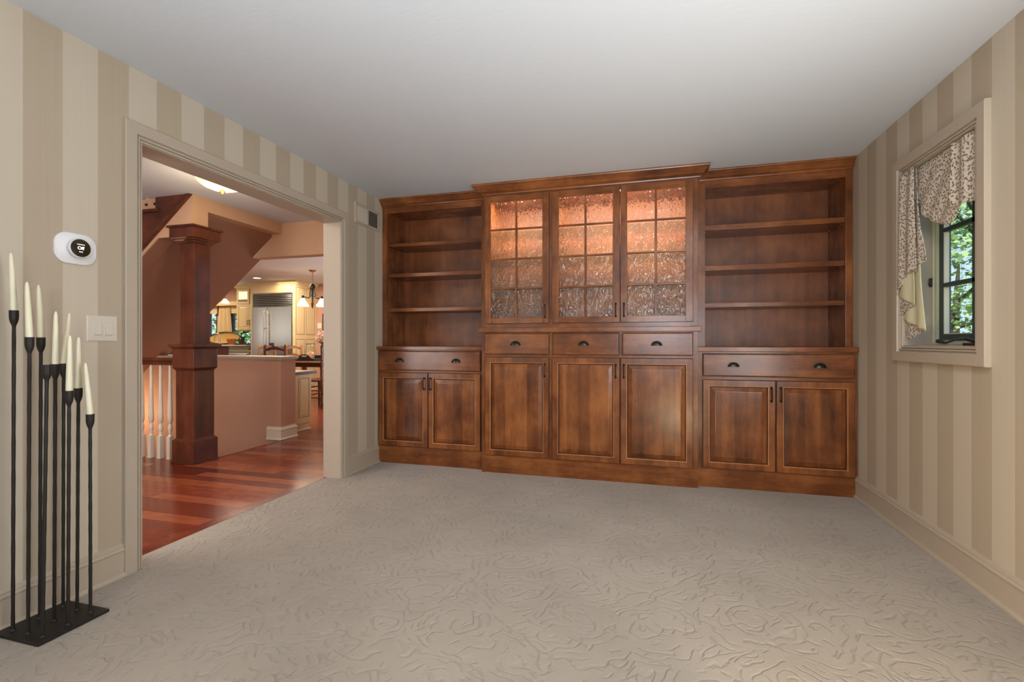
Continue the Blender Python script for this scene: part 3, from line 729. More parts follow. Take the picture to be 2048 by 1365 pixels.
# sub-floor with the stair opening left free
hf.box(-12, HX + .03, -.6, 3.56, -.12, -.012); hf.box(XS - .0, HX, 3.56, 4.52, -.12, -.012); hf.box(-12, HX, 4.52, 9.5, -.12, -.012); 
fl = struct(hf.build('floor', 'plank_y'))
fl.name = 'floor_hall'
# border plank along the carpet, then planks laid along X
MB().box(-2.606, -2.520, -.5, 4.3, -.012, .001).build('border_plank', 'plank_y', fl, bevel=.001)
pw = .106
pm = {}
def plank(x0, x1, y0):
    L = round(x1 - x0, 2)
    m = MB().add([(0, .0006, -.012), (L - .0012, .0006, -.012), (L - .0012, pw - .0006, -.012), (0, pw - .0006, -.012), (0, .0006, 0), (L - .0012, .0006, 0), (L - .0012, pw - .0006, 0), (0, pw - .0006, 0)],
                 [(4, 5, 6, 7), (0, 1, 5, 4), (1, 2, 6, 5), (2, 3, 7, 6), (3, 0, 4, 7)])
    if L in pm: o = bpy.data.objects.new('plank', pm[L])
    else:
        o = m.build('plank', 'plank'); pm[L] = o.data
        COL.objects.unlink(o); o = bpy.data.objects.new('plank', pm[L])
    COL.objects.link(o); o.parent = fl; o.location = (x0, y0, 0)
rnd = random.Random(11); cnt = 0
row = 0; y = 1.0
far = MB()
while y < 9.38:
    xa = -2.607; xmin = -9.0 if y > 4.5 else -6.2
    x = xa
    first = True
    while x > xmin:
        L = round(rnd.choice([.4, .6, .8, 1.0, 1.2, 1.4, 1.7]) if first else rnd.choice([.6, .8, 1.0, 1.3, 1.6]), 2); first = False
        x0 = max(x - L, xmin)
        if 3.56 - pw < y < 4.52 - .0 and x0 < XS: x0 = XS
        if y < 5.2 and x - x0 > .05:
            plank(x0, x, y); cnt += 1
        elif y >= 5.2 and x - x0 > .05:
            far.box(x0, x - .0012, y + .0006, y + pw - .0006, -.012, 0)
        if x0 == XS: break
        x = x0
    y += pw
fo = far.build('distant_planks', 'plank', fl); fo['kind'] = 'stuff'
# hall ceiling, kitchen ceiling
hc = MB(); hc.box(-7.2, HX, -.7, 3.35, H, H + .12); hc.box(XS, HX, 3.35, 4.60, H, H + .12); hc.box(-12, HX, 4.60, 9.5, H, H + .12)
struct(hc.build('ceiling', 'ceiling_plaster')).name = 'ceiling_hall'
# outer walls of hall and kitchen
def wallbox(name, mat, *b): return struct(box(name, mat, *b))
wallbox('wall_hall_front', 'hall_paint', -7.2, HX, -.7, -.6, -.1, H)
wallbox('wall_hall_left', 'hall_paint', -7.3, -7.2, -.7, 4.6, -2.2, 4.6)
kb = MB()   # kitchen back wall with two window openings
kw = [(-10.45, -10.16), (-9.72, -8.98)]
zb0, zb1 = 1.04, 1.86
kb.box(-12, kw[0][0], 9.38, 9.5, -.1, H); kb.box(kw[0][1], kw[1][0], 9.38, 9.5, -.1, H); kb.box(kw[1][1], HX, 9.38, 9.5, -.1, H)
for a, b in kw: kb.box(a, b, 9.38, 9.5, -.1, zb0); kb.box(a, b, 9.38, 9.5, zb1, H)
struct(kb.build('wall_kitchen_back', 'kitchen_mauve'))
wallbox('wall_kitchen_left', 'kitchen_mauve', -12.1, -12, 4.5, 9.5, -.1, H)
wallbox('wall_kitchen_front', 'kitchen_mauve', -12, -6.401, 4.6, 4.7, -.1, H)
wallbox('wall_kitchen_right', 'kitchen_mauve', HX - .55, HX - .45, 4.6, 9.5, -.1, H)
for k, (a, b) in enumerate(kw):
    w = bpy.data.objects.new('window_%d' % (k + 2), None); COL.objects.link(w); struct(w)
    MB().rings(a, b, zb0, zb1, [(0, 0), (0, .02), (.03, .02), (.035, -.04)], PY(9.40), cap=False).build('window_frame', 'dark_frame', w)
    box('pane', 'window_glass', a + .03, b - .03, 9.42, 9.425, zb0 + .03, zb1 - .03, parent=w)
    box('muntin', 'dark_frame', a + .03, b - .03, 9.40, 9.42, 1.64, 1.655, parent=w)
# header walls around the stair
def SO(z): return -4.34 + (z - 2.075)/.80      # underside line of the stair: X at height z
def SZ(x): return 2.075 + .80*(x + 4.34)
hd = MB()
Pw = lambda u, v, w: (u, w, v)
poly = [(XS, H), (XS, 2.07), (-4.335, 2.07), (-6.1, SZ(-6.1)), (-6.1, SZ(-6.1) + .95), (-4.9, H)]
hd.prism(poly, 3.37, 3.38, Pw)
struct(hd.build('wall_stair_front', 'hall_paint'))
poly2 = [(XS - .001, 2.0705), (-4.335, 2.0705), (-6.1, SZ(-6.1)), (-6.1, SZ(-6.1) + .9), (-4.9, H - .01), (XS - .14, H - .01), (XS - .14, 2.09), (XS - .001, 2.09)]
struct(MB().prism(poly2, 3.3801, 3.5299, Pw).build('wall_stair_inner', 'stair_shade_brown'))
hd = MB()
hd.prism([(HX, H), (HX, 2.07), (-4.34, 2.07), (-4.055, 2.32), (-4.055, 4.5), (XS, 4.5), (XS, H)], 4.47, 4.60, Pw)
struct(hd.build('wall_stair_back', 'hall_paint'))
struct(MB().prism([(-4.34, 2.07), (-4.35, 2.069), (-6.1, SZ(-6.1)), (-6.1, 4.5), (-4.056, 4.5), (-4.056, 2.32)], 4.471, 4.60, Pw).build('wall_stair_slope', 'stair_shade_brown'))
hd = MB().box(XS - .14, XS, 3.53, 4.47, 2.32, 4.5).box(XS - .139, XS, 3.3802, 3.53, 2.0902, H)
hd.box(-6.3, XS, 3.25, 3.37, H + .12, 4.5); hd.box(-6.4, -6.1, 3.25, 4.6, 1.4, 4.5); hd.box(-6.4, XS, 3.25, 4.6, 4.5, 4.6)
struct(hd.build('wall_stair_side', 'hall_paint'))
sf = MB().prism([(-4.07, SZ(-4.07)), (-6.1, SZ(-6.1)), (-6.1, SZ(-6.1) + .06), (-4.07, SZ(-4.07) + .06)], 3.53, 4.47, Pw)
struct(sf.build('ceiling_stair_soffit', 'stair_shade_brown'))
# half wall at the back of the stair opening, its cap and base
hw = MB().box(-6.4, -3.972, 4.50, 4.735, -2.2, .905)
struct(hw.build('wall_half', 'kitchen_mauve'))
struct(MB().box(-6.4, -3.955, 4.482, 4.752, .905, .918).box(-6.4, -3.945, 4.472, 4.762, .918, .945).build('trim_4', 'casing_paint', bevel=.002))
BK = [(0, 0), (.024, 0), (.024, .010), (.014, .022), (.014, .105), (.018, .110), (.018, .118), (.008, .128), (.004, .145), (0, .147)]
struct(MB().sweep([(-4.155, 4.50), (-3.972, 4.50), (-3.972, 4.735), (-4.14, 4.735)], BK, PZ).build('baseboard_half', 'trim_white'))
ww = MB().box(-6.4, XS, 3.40, 3.50, -2.2, -.012).box(-6.5, -6.4, 3.4, 4.7, -2.2, 1.4).box(-3.93, -3.80, 3.5, 4.5, -2.2, -.12)
struct(ww.build('wall_stairwell', 'hall_paint'))
st_ = empty('basement_stair', (-4.2, 4.0, -1.9), 'hardwood steps descending behind the square column', 'staircase')
for k in range(9):
    x1_ = XS - .26*k - .0; z_ = -.19*(k + 1)
    box('tread', 'plank_y', x1_ - .28, x1_, 3.51, 4.49, z_ - .03, z_, parent=st_); box('riser', 'trim_white', x1_ - .28, x1_ - .26, 3.51, 4.49, z_ - .19, z_ - .03, parent=st_)
MB().box(XS - .025, XS - .001, 3.645, 4.495, -.022, .002).build('nosing', 'plank_y', st_)

# upper flight: dark open stringer, its bead and the treads
us = empty('staircase', (-4.6, 3.35, 1.9), 'dark stained stringer and treads of the flight rising to the upper floor', 'staircase')
def LZ(x): return 1.966 + .81*(x + 4.51)
MB().prism([(-3.925, H - .001), (-4.9, LZ(-4.9)), (-4.9, 2.10), (-4.55, 2.10), (-4.55, 2.30), (-4.335, 2.30), (-4.335, H - .001)], 3.345, 3.369, Pw).build('stringer', 'column_wood_x', us)
MB().prism([(-3.925, H - .002), (-4.9, LZ(-4.9)), (-4.9, LZ(-4.9) + .035), (-3.97, H - .002)], 3.333, 3.347, Pw).build('bead', 'column_wood_x', us)
for k, (xa, zt) in enumerate(((-4.575, 2.330), (-4.84, 2.13))):
    MB().box(xa, xa + .29, 3.318, 4.46, zt - .028, zt).build('tread', 'column_wood_x', us, bevel=.006)
    box('riser', 'trim_white', xa + .27, xa + .28, 3.42, 4.46, zt, zt + .17, parent=us)
SQ = lambda c, s_, z0, z1, m: m.box(c[0]-s_, c[0]+s_, c[1]-s_, c[1]+s_, z0, z1)
for x in (-4.475, -4.370):
    m = MB(); SQ((x, 3.40), .021, 2.331, 2.45, m); m.lathe([(.012, 0), (.017, .02), (.012, .05), (.014, .4)], (x, 3.40, 2.45), 10); m.build('baluster', 'trim_white', us)
    MB().lathe([(.006, 0), (.019, .006), (.019, .018), (.006, .026)], (x, 3.376, 2.375), 10).build('collar', 'black_plastic', us)

# square column with pedestal, cap and capital
cx, cy = -4.052, 3.505
cl_ = empty('square_column', (cx, cy, 0), 'dark red-brown square wooden column on a pedestal at the head of the stair', 'column')
def sq(name, h0, z0, z1, bev=.003, mat='column_wood'): 
    return MB().box(cx-h0, cx+h0, cy-h0, cy+h0, z0, z1).build(name, mat, cl_, bevel=bev)
sq('shoe', .134, .001, .016); sq('plinth', .127, .016, .205); 
m = MB().rings(cx-.127, cx+.127, cy-.127, cy+.127, [(0, .205), (.006, .212), (.014, .218), (.018, .225)], PZ); m.build('plinth_moulding', 'column_wood', cl_)
sq('pedestal', .106, .205, .862)
MB().rings(cx-.125, cx+.125, cy-.125, cy+.125, [(.018, .845), (.014, .855), (.006, .862), (0, .872)], PZ, capback=True).build('cap_moulding', 'column_wood', cl_)
sq('pedestal_cap', .125, .872, 1.045)
MB().rings(cx-.148, cx+.148, cy-.148, cy+.148, [(.022, 1.045), (.018, 1.054), (.006, 1.060), (0, 1.066), (0, 1.088), (.003, 1.092)], PZ).build('cap_top', 'column_wood', cl_)
sq('shaft', .083, 1.09, 2.07)
MB().rings(cx-.142, cx+.142, cy-.142, cy+.142, [(.055, 2.015), (.042, 2.025), (.040, 2.036), (.022, 2.044), (.020, 2.054), (0, 2.062)], PZ, capback=True).build('capital_moulding', 'column_wood', cl_)
sq('capital', .142, 2.060, 2.152)
MB().box(cx-.158, cx+.158, cy-.158, cy+.158, 2.152, 2.172).build('abacus', 'column_wood_x', cl_, bevel=.004)

# balustrade to the left of the column
rl = empty('balustrade', (-4.8, 3.485, 0), 'white turned balusters under a dark wooden handrail, left of the column', 'balustrade')
ry = 3.485
HR = [(-.030, .893), (.030, .893), (.034, .905), (.026, .918), (.034, .935), (.028, .952), (.012, .958), (-.012, .958), (-.028, .952), (-.034, .935), (-.026, .918), (-.034, .905)]
MB().prism(HR, -6.3, cx - .107, lambda u, v, w: (w, ry + u, v)).build('handrail', 'column_wood_x', rl)
def baluster(x):
    m = MB().box(x - .021, x + .021, ry - .021, ry + .021, .001, .215)
    m.lathe([(.020, .215), (.013, .232), (.012, .238), (.017, .244), (.012, .250), (.014, .258), (.0195, .285), (.0195, .300), (.013, .328), (.011, .334), (.017, .342), (.017, .350), (.0215, .356), (.0215, .40), (.019, .55), (.0135, .75), (.0115, .895)], (x, ry, 0), 14)
    return m.build('baluster', 'trim_white', rl, smooth=True)
b0 = baluster(-4.215)
for k in range(1, 15):
    b = b0.copy(); COL.objects.link(b); b.parent = rl; b.location = b0.location + Vector((-.118*k, 0, 0))

# hall ceiling lamp
hlx, hly = -3.24, 3.04
hl = empty('ceiling_lamp', (hlx, hly, 2.44), 'glowing cream glass bowl ceiling lamp with a brass finial, in the hall', 'ceiling lamp')
MB().lathe([(.10, 2.439), (.10, 2.425), (.06, 2.41)], (hlx, hly, 0), 24).build('canopy', 'brass', hl, smooth=True)
MB().lathe([(.185, 2.412), (.19, 2.405), (.175, 2.375), (.13, 2.340), (.07, 2.318), (.001, 2.310)], (hlx, hly, 0), 36).build('bowl', 'lamp_bowl', hl, smooth=True)
MB().lathe([(.020, 2.314), (.024, 2.306), (.014, 2.298), (.010, 2.290), (.001, 2.286)], (hlx, hly, 0), 16).build('finial', 'brass', hl, smooth=True)
light('hall_lamp', 'POINT', (hlx, hly, 2.20), 11, (1, .80, .55), soft=.14)

# ------------------------------------------------------------ buffet behind the half wall
bf = empty('sideboard', (-4.4, 4.98, 0), 'low cream panelled sideboard with a brown top, behind the half wall', 'sideboard')
box('body', 'kitchen_cream', -4.75, -4.135, 4.755, 5.215, .09, .706, parent=bf)
box('toe_board', 'kitchen_cream', -4.75, -4.15, 4.755, 5.19, .001, .09, parent=bf)
MB().sweep([(-4.15, 4.755), (-4.15, 5.19), (-4.6, 5.19)], [(0, 0.001), (.02, .001), (.02, .008), (0, .022)], PZ).build('shoe', 'kitchen_cream', bf)
MB().box(-4.80, -4.10, 4.755, 5.285, .707, .742).build('top', 'dark_purple_wood', bf, bevel=.004)
for (a, b) in ((4.760, 4.925), (4.985, 5.175)):
    pn = MB().rings(a, b, .165, .655, [(-.002, 0), (0, .002), (.006, .002), (.007, -.006), (.012, -.006), (.030, .003), (.034, .004)], PXp(-4.135)).build('raised_panel', 'kitchen_cream', bf)
    MB().rings(a + .001, b - .001, .166, .654, [(0, .0022), (0, .0032), (.0055, .0032), (.0055, .0022)], PXp(-4.135), cap=False).build('glaze_shade_line', 'glaze_groove', pn)

# ------------------------------------------------------------ kitchen
# island with a dark end panel and light top
isl = empty('kitchen_island', (-7.6, 6.75, 0), 'dark cherry kitchen island with a pale stone top, behind the half wall', 'kitchen island')
box('body', 'dark_purple_wood', -9.3, -7.63, 6.50, 7.30, .001, 1.030, parent=isl)
MB().box(-9.35, -7.58, 6.46, 7.34, 1.031, 1.058).build('top', 'granite', isl, bevel=.004)
box('cooktop', 'black_plastic', -8.4, -7.75, 6.55, 7.2, 1.0585, 1.072, parent=isl)
# gooseneck faucet on the island
fx, fy = -9.60, 8.93
fa = MB().lathe([(.03, 0), (.03, .012), (.020, .02), (.018, .05)], (fx, fy, .9205), 14)
fa.tube([(fx, fy, .96), (fx, fy, 1.23)] + [(fx - .07 + .07*math.cos(PI*k/8), fy - .01*k/8, 1.23 + .08*math.sin(PI*k/8)) for k in range(9)] + [(fx - .142, fy - .01, 1.12)], .016, 10)
tag(fa.build('faucet', 'steel', None, smooth=True), 'tall curved steel faucet standing on the far kitchen counter in front of the basket', 'faucet')
bk = empty('oval_basket', (-9.75, 9.22, 1.06), 'large oval golden basket tray with black rim, propped under the far kitchen windows', 'basket')
def ell(cx_, cy_, cz_, a, b, tilt, n=28):
    o = []
    for k in range(n):
        t_ = 2*PI*k/n; u = a*math.cos(t_); w = b*math.sin(t_)
        o.append(Vector((cx_ + u*.93, cy_ + u*.2 + w*math.sin(tilt), cz_ + w*math.cos(tilt) + .04*u)))
    return o
bc = (-9.74, 9.185, 1.205)
E1 = ell(*bc, .42, .145, .25)
MB().tube([*E1, E1[0], E1[1]], .013, 8).build('rim', 'black_plastic', bk, smooth=True)
m = MB()
R_ = []
for s_, dp in ((1, 0), (.85, .015), (.6, .025), (.3, .03), (.02, .032)):
    R_.append([Vector(bc) + (p - Vector(bc))*s_ + Vector((0, dp, -dp*.4)) for p in E1])
for q in R_: m.v += [tuple(p) for p in q]
for i in range(4): m.f += [(i*28 + j, i*28 + (j+1) % 28, (i+1)*28 + (j+1) % 28, (i+1)*28 + j) for j in range(28)]
m.build('woven_body', 'basket', bk, smooth=True)
po = MB().lathe([(.070, 0), (.095, .11), (.105, .112), (.105, .145), (.092, .145), (.085, .12), (.001, .115)], (-9.38, 9.05, 1.0405), 20)
tag(po.build('terracotta_pot', 'terracotta', None, smooth=True), 'terracotta pot on the far kitchen ledge in front of the basket', 'flower pot')

# counter along the back wall with a raised stone ledge
ctr = empty('kitchen_counter', (-9.9, 9.05, 0), 'cream kitchen base cabinets with a stone worktop under the far windows', 'kitchen cabinet')
box('body', 'kitchen_cream', -11.9, -8.50, 8.78, 9.37, .001, .880, parent=ctr)
MB().box(-11.9, -8.49, 8.74, 9.37, .881, .920).build('worktop', 'granite', ctr, bevel=.004)
box('upstand', 'granite', -11.9, -8.49, 9.34, 9.375, .921, 1.02, parent=ctr)
box('window_ledge', 'trim_white', -10.6, -8.9, 8.99, 9.375, 1.021, 1.040, parent=ctr)
box('raised_splash', 'granite', -10.6, -8.9, 9.06, 9.335, .921, 1.0205, parent=ctr)
box('backsplash', 'tile', -8.97, -8.50, 9.36, 9.375, 1.021, 1.38, parent=ctr)
dwx0, dwx1 = -9.35, -8.60
dw = box('dishwasher_front', 'steel', dwx0, dwx1, 8.765, 8.782, .62, .87, parent=ctr)
MB().tube([(dwx0 + .04, 8.735, .83), (dwx1 - .04, 8.735, .83)], .012, 10).build('bar_handle', 'steel', dw, smooth=True)
# small plants on the ledge
p_ = empty('ledge_plant', (-9.21, 9.17, 1.04), 'small brown pot with a thin bare stem on the far kitchen ledge', 'potted plant')
MB().lathe([(.045, 1.0405), (.060, 1.15), (.072, 1.152), (.072, 1.175), (.058, 1.175), (.001, 1.16)], (-9.21, 9.17, 0), 16).build('pot', 'stem', p_, smooth=True)
MB().tube([(-9.21, 9.17, 1.16), (-9.20, 9.17, 1.24), (-9.22, 9.17, 1.33)], .006, 6).build('stem', 'stem', p_)

# wall cabinet left of the refrigerator
wc = empty('wall_cabinet', (-9.0, 9.2, 1.37), 'cream kitchen wall cabinet with a small lit glass door, left of the refrigerator', 'kitchen cabinet')
cy0 = 9.05
box('body', 'kitchen_cream', -9.225, -8.46, cy0, 9.37, 1.37, 2.36, parent=wc)
MB().sweep([(-9.225, 9.37), (-9.225, cy0), (-8.46, cy0)], [(0, 2.34), (.02, 2.35), (.05, 2.40), (.06, 2.41), (.06, 2.439), (0, 2.439)], PZ).build('crown_moulding', 'kitchen_cream', wc)
d1 = MB().rings(-9.21, -8.86, 2.00, 2.33, [(0, 0), (0, .018), (.045, .018), (.048, .006)], PY(cy0), cap=False).build('door', 'kitchen_cream', wc)
box('lit_pane', 'lit_glass', -9.165, -8.905, cy0 - .008, cy0 - .004, 2.10, 2.285, parent=d1); box('shelf_view', 'glaze_groove', -9.165, -8.905, cy0 - .008, cy0 - .004, 2.045, 2.10, parent=d1)
for a, b, hxx in ((-9.21, -8.86, -8.885), (-8.855, -8.49, -8.825)):
    d2 = MB().rings(a, b, 1.39, 1.985, [(0, 0), (0, .018), (.05, .018), (.055, .008), (.06, .008), (.085, .015)], PY(cy0)).build('door', 'kitchen_cream', wc)
    MB().tube([(hxx, cy0 - .018, 1.50), (hxx, cy0 - .045, 1.51), (hxx, cy0 - .045, 1.61), (hxx, cy0 - .018, 1.62)], .006, 6).build('handle', 'black_bronze', d2)

# window cornice, shades and curtain between the far windows
co = empty('window_cornice', (-9.9, 9.3, 1.83), 'cream cornice shelf with fabric shades over the far kitchen windows', 'cornice')
box('cornice_board', 'kitchen_cream', -10.9, -9.24, 9.18, 9.37, 1.98, 2.075, parent=co)
for a, b in ((-10.50, -10.08), (-9.76, -9.24)): box('fabric_shade', 'plain_curtain', a, b, 9.30, 9.345, 1.80, 1.979, parent=co)
cu = MB(); n = 30; k = len(cu.v)
for zi, z in enumerate((1.041, 1.25, 1.5, 1.7, 1.85, 1.979)):
    wd = (1, .98, .92, .82, .74, .72)[zi]
    for i in range(n + 1):
        f_ = i/n - .5; cu.v.append((-9.83 + .48*wd*f_, 9.29 + .018*math.sin(i*1.4), z))
for r0 in range(5):
    for i in range(n): a = r0*(n+1) + i; cu.f.append((a, a+1, a+n+2, a+n+1))
tag(cu.build('curtain_panel', 'plain_curtain', None, smooth=True), 'cream gathered curtain hanging between the two far kitchen windows', 'curtain').modifiers.new('thickness', 'SOLIDIFY').thickness = .004
pl_ = empty('pendant_lamp', (-9.09, 8.6, 2.44), 'small bright glass cone pendant over the far counter, beside the stair soffit', 'pendant lamp')
MB().tube([(-9.09, 8.6, 2.439), (-9.09, 8.6, 2.07)], .004, 6).build('cord', 'bronze', pl_)
MB().lathe([(.02, 2.075), (.03, 2.065), (.085, 1.985), (.080, 1.985), (.025, 2.055)], (-9.09, 8.6, 0), 20).build('shade', 'downlight', pl_, smooth=True)

# refrigerator built into a tall cream cabinet
Yf = 8.672
fc = empty('refrigerator_cabinet', (-7.9, 9.0, 0), 'tall cream cabinet surrounding the steel refrigerator', 'kitchen cabinet')
box('side_panel', 'kitchen_cream', -7.345, -7.29, Yf, 9.375, .001, 2.36, parent=fc); box('side_panel', 'kitchen_cream', -8.455, -8.425, Yf, 9.375, .001, 2.36, parent=fc)
box('header', 'kitchen_cream', -8.425, -7.345, Yf + .01, 9.375, 2.175, 2.36, parent=fc)
MB().rings(-8.41, -7.39, 2.185, 2.345, [(0, 0), (0, .016), (.004, .018)], PY(Yf + .01)).build('header_panel', 'kitchen_cream', fc)
MB().sweep([(-8.455, Yf), (-7.29, Yf), (-7.29, 9.37)], [(0, 2.33), (.012, 2.335), (.02, 2.36), (.06, 2.405), (.07, 2.41), (.07, 2.439), (0, 2.439)], PZ).build('crown_moulding', 'kitchen_cream', fc)
for (a, b) in ((8.71, 8.975), (9.03, 9.31)):
    for z0_, z1_ in ((1.27, 2.30), (.10, 1.17)):
        MB().rings(a, b, z0_, z1_, [(-.001, 0), (0, .001), (.006, -.008), (.012, -.008), (.030, .002)], PXp(-7.29)).build('raised_panel', 'kitchen_cream', fc)
        MB().rings(a, b, z0_, z1_, [(0, .0015), (0, .0025), (.008, .0025), (.008, .0015)], PXp(-7.29), cap=False).build('glaze_shade_line', 'glaze_groove', fc)
rf = empty('refrigerator', (-7.9, 9.0, 0), 'stainless steel double door refrigerator with a slatted top grille', 'refrigerator')
box('body', 'steel', -8.42, -7.35, Yf + .03, 9.30, .03, 2.165, parent=rf)
box('grille_backing', 'black_plastic', -8.415, -7.385, Yf + .024, Yf + .031, 1.88, 2.155, parent=rf)
for k in range(7):
    z = 1.885 + k*.038
    MB().prism([(0, z), (.028, z + .004), (.020, z + .020), (0, z + .022)], -8.415, -7.385, lambda u, v, w: (w, Yf + .03 - u, v)).build('grille_slat', 'steel', rf)
def curved_door(x0, x1):
    m = MB(); n = 10; z0_, z1_ = .10, 1.868; pts = []
    for i in range(n + 1): f_ = i/n; pts.append((x0 + (x1-x0)*f_, .036 + .006*math.sin(PI*f_)))
    poly_ = [(x0, 0)] + pts + [(x1, 0)]
    return m.prism(poly_, z0_, z1_, lambda u, v, w: (u, Yf + .03 - v, w)).build('door', 'steel', rf, smooth=True)
for x0, x1, hx_ in ((-8.415, -8.022, -8.055), (-8.012, -7.375, -7.975)):
    d_ = curved_door(x0, x1)
    MB().box(hx_ - .004, hx_ + .004, Yf - .05, Yf - .008, 1.40, 1.42).box(hx_ - .004, hx_ + .004, Yf - .05, Yf - .008, 1.74, 1.76).tube([(hx_, Yf - .05, .70), (hx_, Yf - .05, 1.80)], .014, 10).build('bar_handle', 'steel', d_, smooth=True)
nb = tag(box('fridge_card', 'blue', -7.975 + .03, -7.83, Yf - .022, Yf - .012, .98, 1.09), 'dark blue card fixed to the right refrigerator door', 'card')
# wall outlet and dark curtain on the far wall
ou = empty('wall_outlet', (-7.21, 9.38, 1.42), 'white switch plate on the mauve kitchen wall right of the tall cabinet', 'wall outlet')
MB().rings(-7.262, -7.162, 1.42, 1.54, [(0, 0), (0, .004), (.004, .006)], PY(9.38)).build('plate', 'white_plastic', ou)
for z in (1.455, 1.505): MB().rings(-7.23, -7.194, z - .014, z + .014, [(0, .006), (0, .009)], PY(9.38)).build('socket', 'plate_plastic', ou)
dc = MB().prism([(-7.10 + .03*k, 9.33 + .012*(k % 2)) for k in range(12)] + [(-7.10 + .03*k, 9.345 + .012*(k % 2)) for k in range(11, -1, -1)], .05, 1.75, lambda u, v, w: (u, v, w))
tag(dc.build('dark_curtain', 'dark_curtain'), 'dark brown curtain on the far kitchen wall right of the outlet', 'curtain')

# dining table
tb = empty('dining_table', (-5.9, 7.75, 0), 'wooden dining table with a pale top and dark apron in the kitchen', 'dining table')
MB().box(-6.66, -5.0, 7.25, 8.20, .735, .762).build('tabletop', 'chair_light', tb, bevel=.005)
box('apron', 'chair_dark', -6.60, -5.07, 7.32, 8.13, .655, .734, parent=tb)
for x in (-6.56, -5.60):
    for y in (7.37, 8.08):
        MB().lathe([(.035, .001), (.045, .05), (.030, .12), (.040, .40), (.045, .55), (.048, .654)], (x, y, 0), 14).build('leg', 'chair_light', tb, smooth=True)
# ladder-back chairs
def chair(mat, label, x, y, rot):
    r = empty('ladder_back_chair', (0, 0, 0), label, 'chair', 'ladder-back chairs round the kitchen table')
    w_, d_ = .20, .19
    for sx_ in (-1, 1):
        MB().lathe([(.017, .001), (.020, .08), (.016, .16), (.021, .30), (.021, .46), (.018, .52), (.018, .95), (.021, .97), (.017, .985), (.023, 1.01), (.019, 1.04), (.008, 1.065)], (sx_*w_, -d_, 0), 10).build('back_post', mat, r, smooth=True)
        MB().lathe([(.017, .001), (.022, .10), (.016, .18), (.022, .32), (.020, .45)], (sx_*(w_ + .03), d_, 0), 10).build('front_leg', mat, r, smooth=True)
        for z in (.18, .30): MB().tube([(sx_*w_, -d_, z), (sx_*(w_ + .03), d_, z)], .010, 6).build('stretcher', mat, r)
    for z in (.20, .33): MB().tube([(-w_ - .03, d_, z), (w_ + .03, d_, z)], .011, 6).build('stretcher', mat, r)
    MB().tube([(-w_, -d_, .24), (w_, -d_, .24)], .011, 6).build('stretcher', mat, r)
    for z, hh in ((.62, .045), (.80, .055), (.965, .06)):
        top = [(-w_ + 2*w_*k/12, z + hh*.4 + .045*math.sin(PI*k/12)**1.5) for k in range(13)]
        bot = [(-w_ + 2*w_*k/12, z - hh*.4 + .035*math.sin(PI*k/12)) for k in range(12, -1, -1)]
        MB().prism(top + bot, -d_ - .008, -d_ + .008, lambda u, v, q: (u, q, v)).build('slat', mat, r)
    MB().prism([(-w_, -d_), (w_, -d_), (w_ + .035, d_ + .02), (-w_ - .035, d_ + .02)], .445, .475, PZ).build('seat', mat, r, bevel=.004)
    r.location = (x, y, 0); r.rotation_euler = (0, 0, rot)
    return r
chair('chair_dark', 'dark ladder-back chair in front of the table, its arched back above the half wall', -6.14, 7.00, .05)
chair('chair_light', 'light brown ladder-back chair left of the dark one, in front of the refrigerator', -7.78, 8.25, PI + .1)
chair('chair_light', 'light brown ladder-back chair on the far side of the table, right of the dark one', -7.16, 8.28, PI - .1)
chair('chair_dark', 'dark ladder-back chair turned sideways at the table, mostly hidden by the doorway edge', -5.36, 6.98, PI/2)

# tray, hurricane vase and topiary on the table
tr_ = empty('serving_tray', (-5.9, 7.6, .762), 'black serving tray with a scalloped handle end on the dining table', 'tray')
MB().rings(-6.16, -5.35, 7.34, 7.85, [(0, .763), (-.02, .81), (-.012, .812), (.008, .772), (.02, .770)], PZ).build('tray_body', 'blue_grey', tr_)
hp = [(-6.18, .775), (-6.16, .80), (-6.10, .825), (-6.05, .865), (-5.99, .885), (-5.93, .885), (-5.87, .865), (-5.82, .825), (-5.76, .80), (-5.74, .775)]
mh = MB(); q0 = [(-6.02, .845), (-6.02, .865), (-5.90, .865), (-5.90, .845)]
mh.prism([hp[0], hp[1], hp[2], hp[3], (-6.02, .872), (-6.02, .842), (-5.90, .842), (-5.90, .872), hp[6], hp[7], hp[8], hp[9]], 7.318, 7.330, Pw)
mh.prism([hp[3], hp[4], hp[5], hp[6], (-5.90, .862), (-6.02, .862)], 7.318, 7.330, Pw)
mh.build('scalloped_end', 'black_plastic', tr_)
hv = empty('hurricane_vase', (-6.035, 7.6, .771), 'clear glass hurricane vase holding an orange candle on the black tray', 'vase')
MB().lathe([(.05, .772), (.085, .80), (.110, .87), (.105, .94), (.085, 1.02), (.078, 1.06), (.084, 1.075), (.080, 1.075), (.074, 1.06), (.081, 1.02), (.101, .94), (.106, .87), (.081, .804), (.001, .78)], (-6.035, 7.6, 0), 24).build('glass', 'window_glass', hv, smooth=True)
MB().lathe([(.087, 1.068), (.087, 1.078), (.080, 1.078)], (-6.035, 7.6, 0), 24).build('rim', 'bronze', hv, smooth=True)
ca_ = MB().lathe([(.045, .782), (.045, .93), (.040, .935), (.001, .93)], (-6.035, 7.6, 0), 16)
tag(ca_.build('pillar_candle', 'candle_glow', None, smooth=True), 'orange pillar candle inside the glass hurricane vase', 'candle')
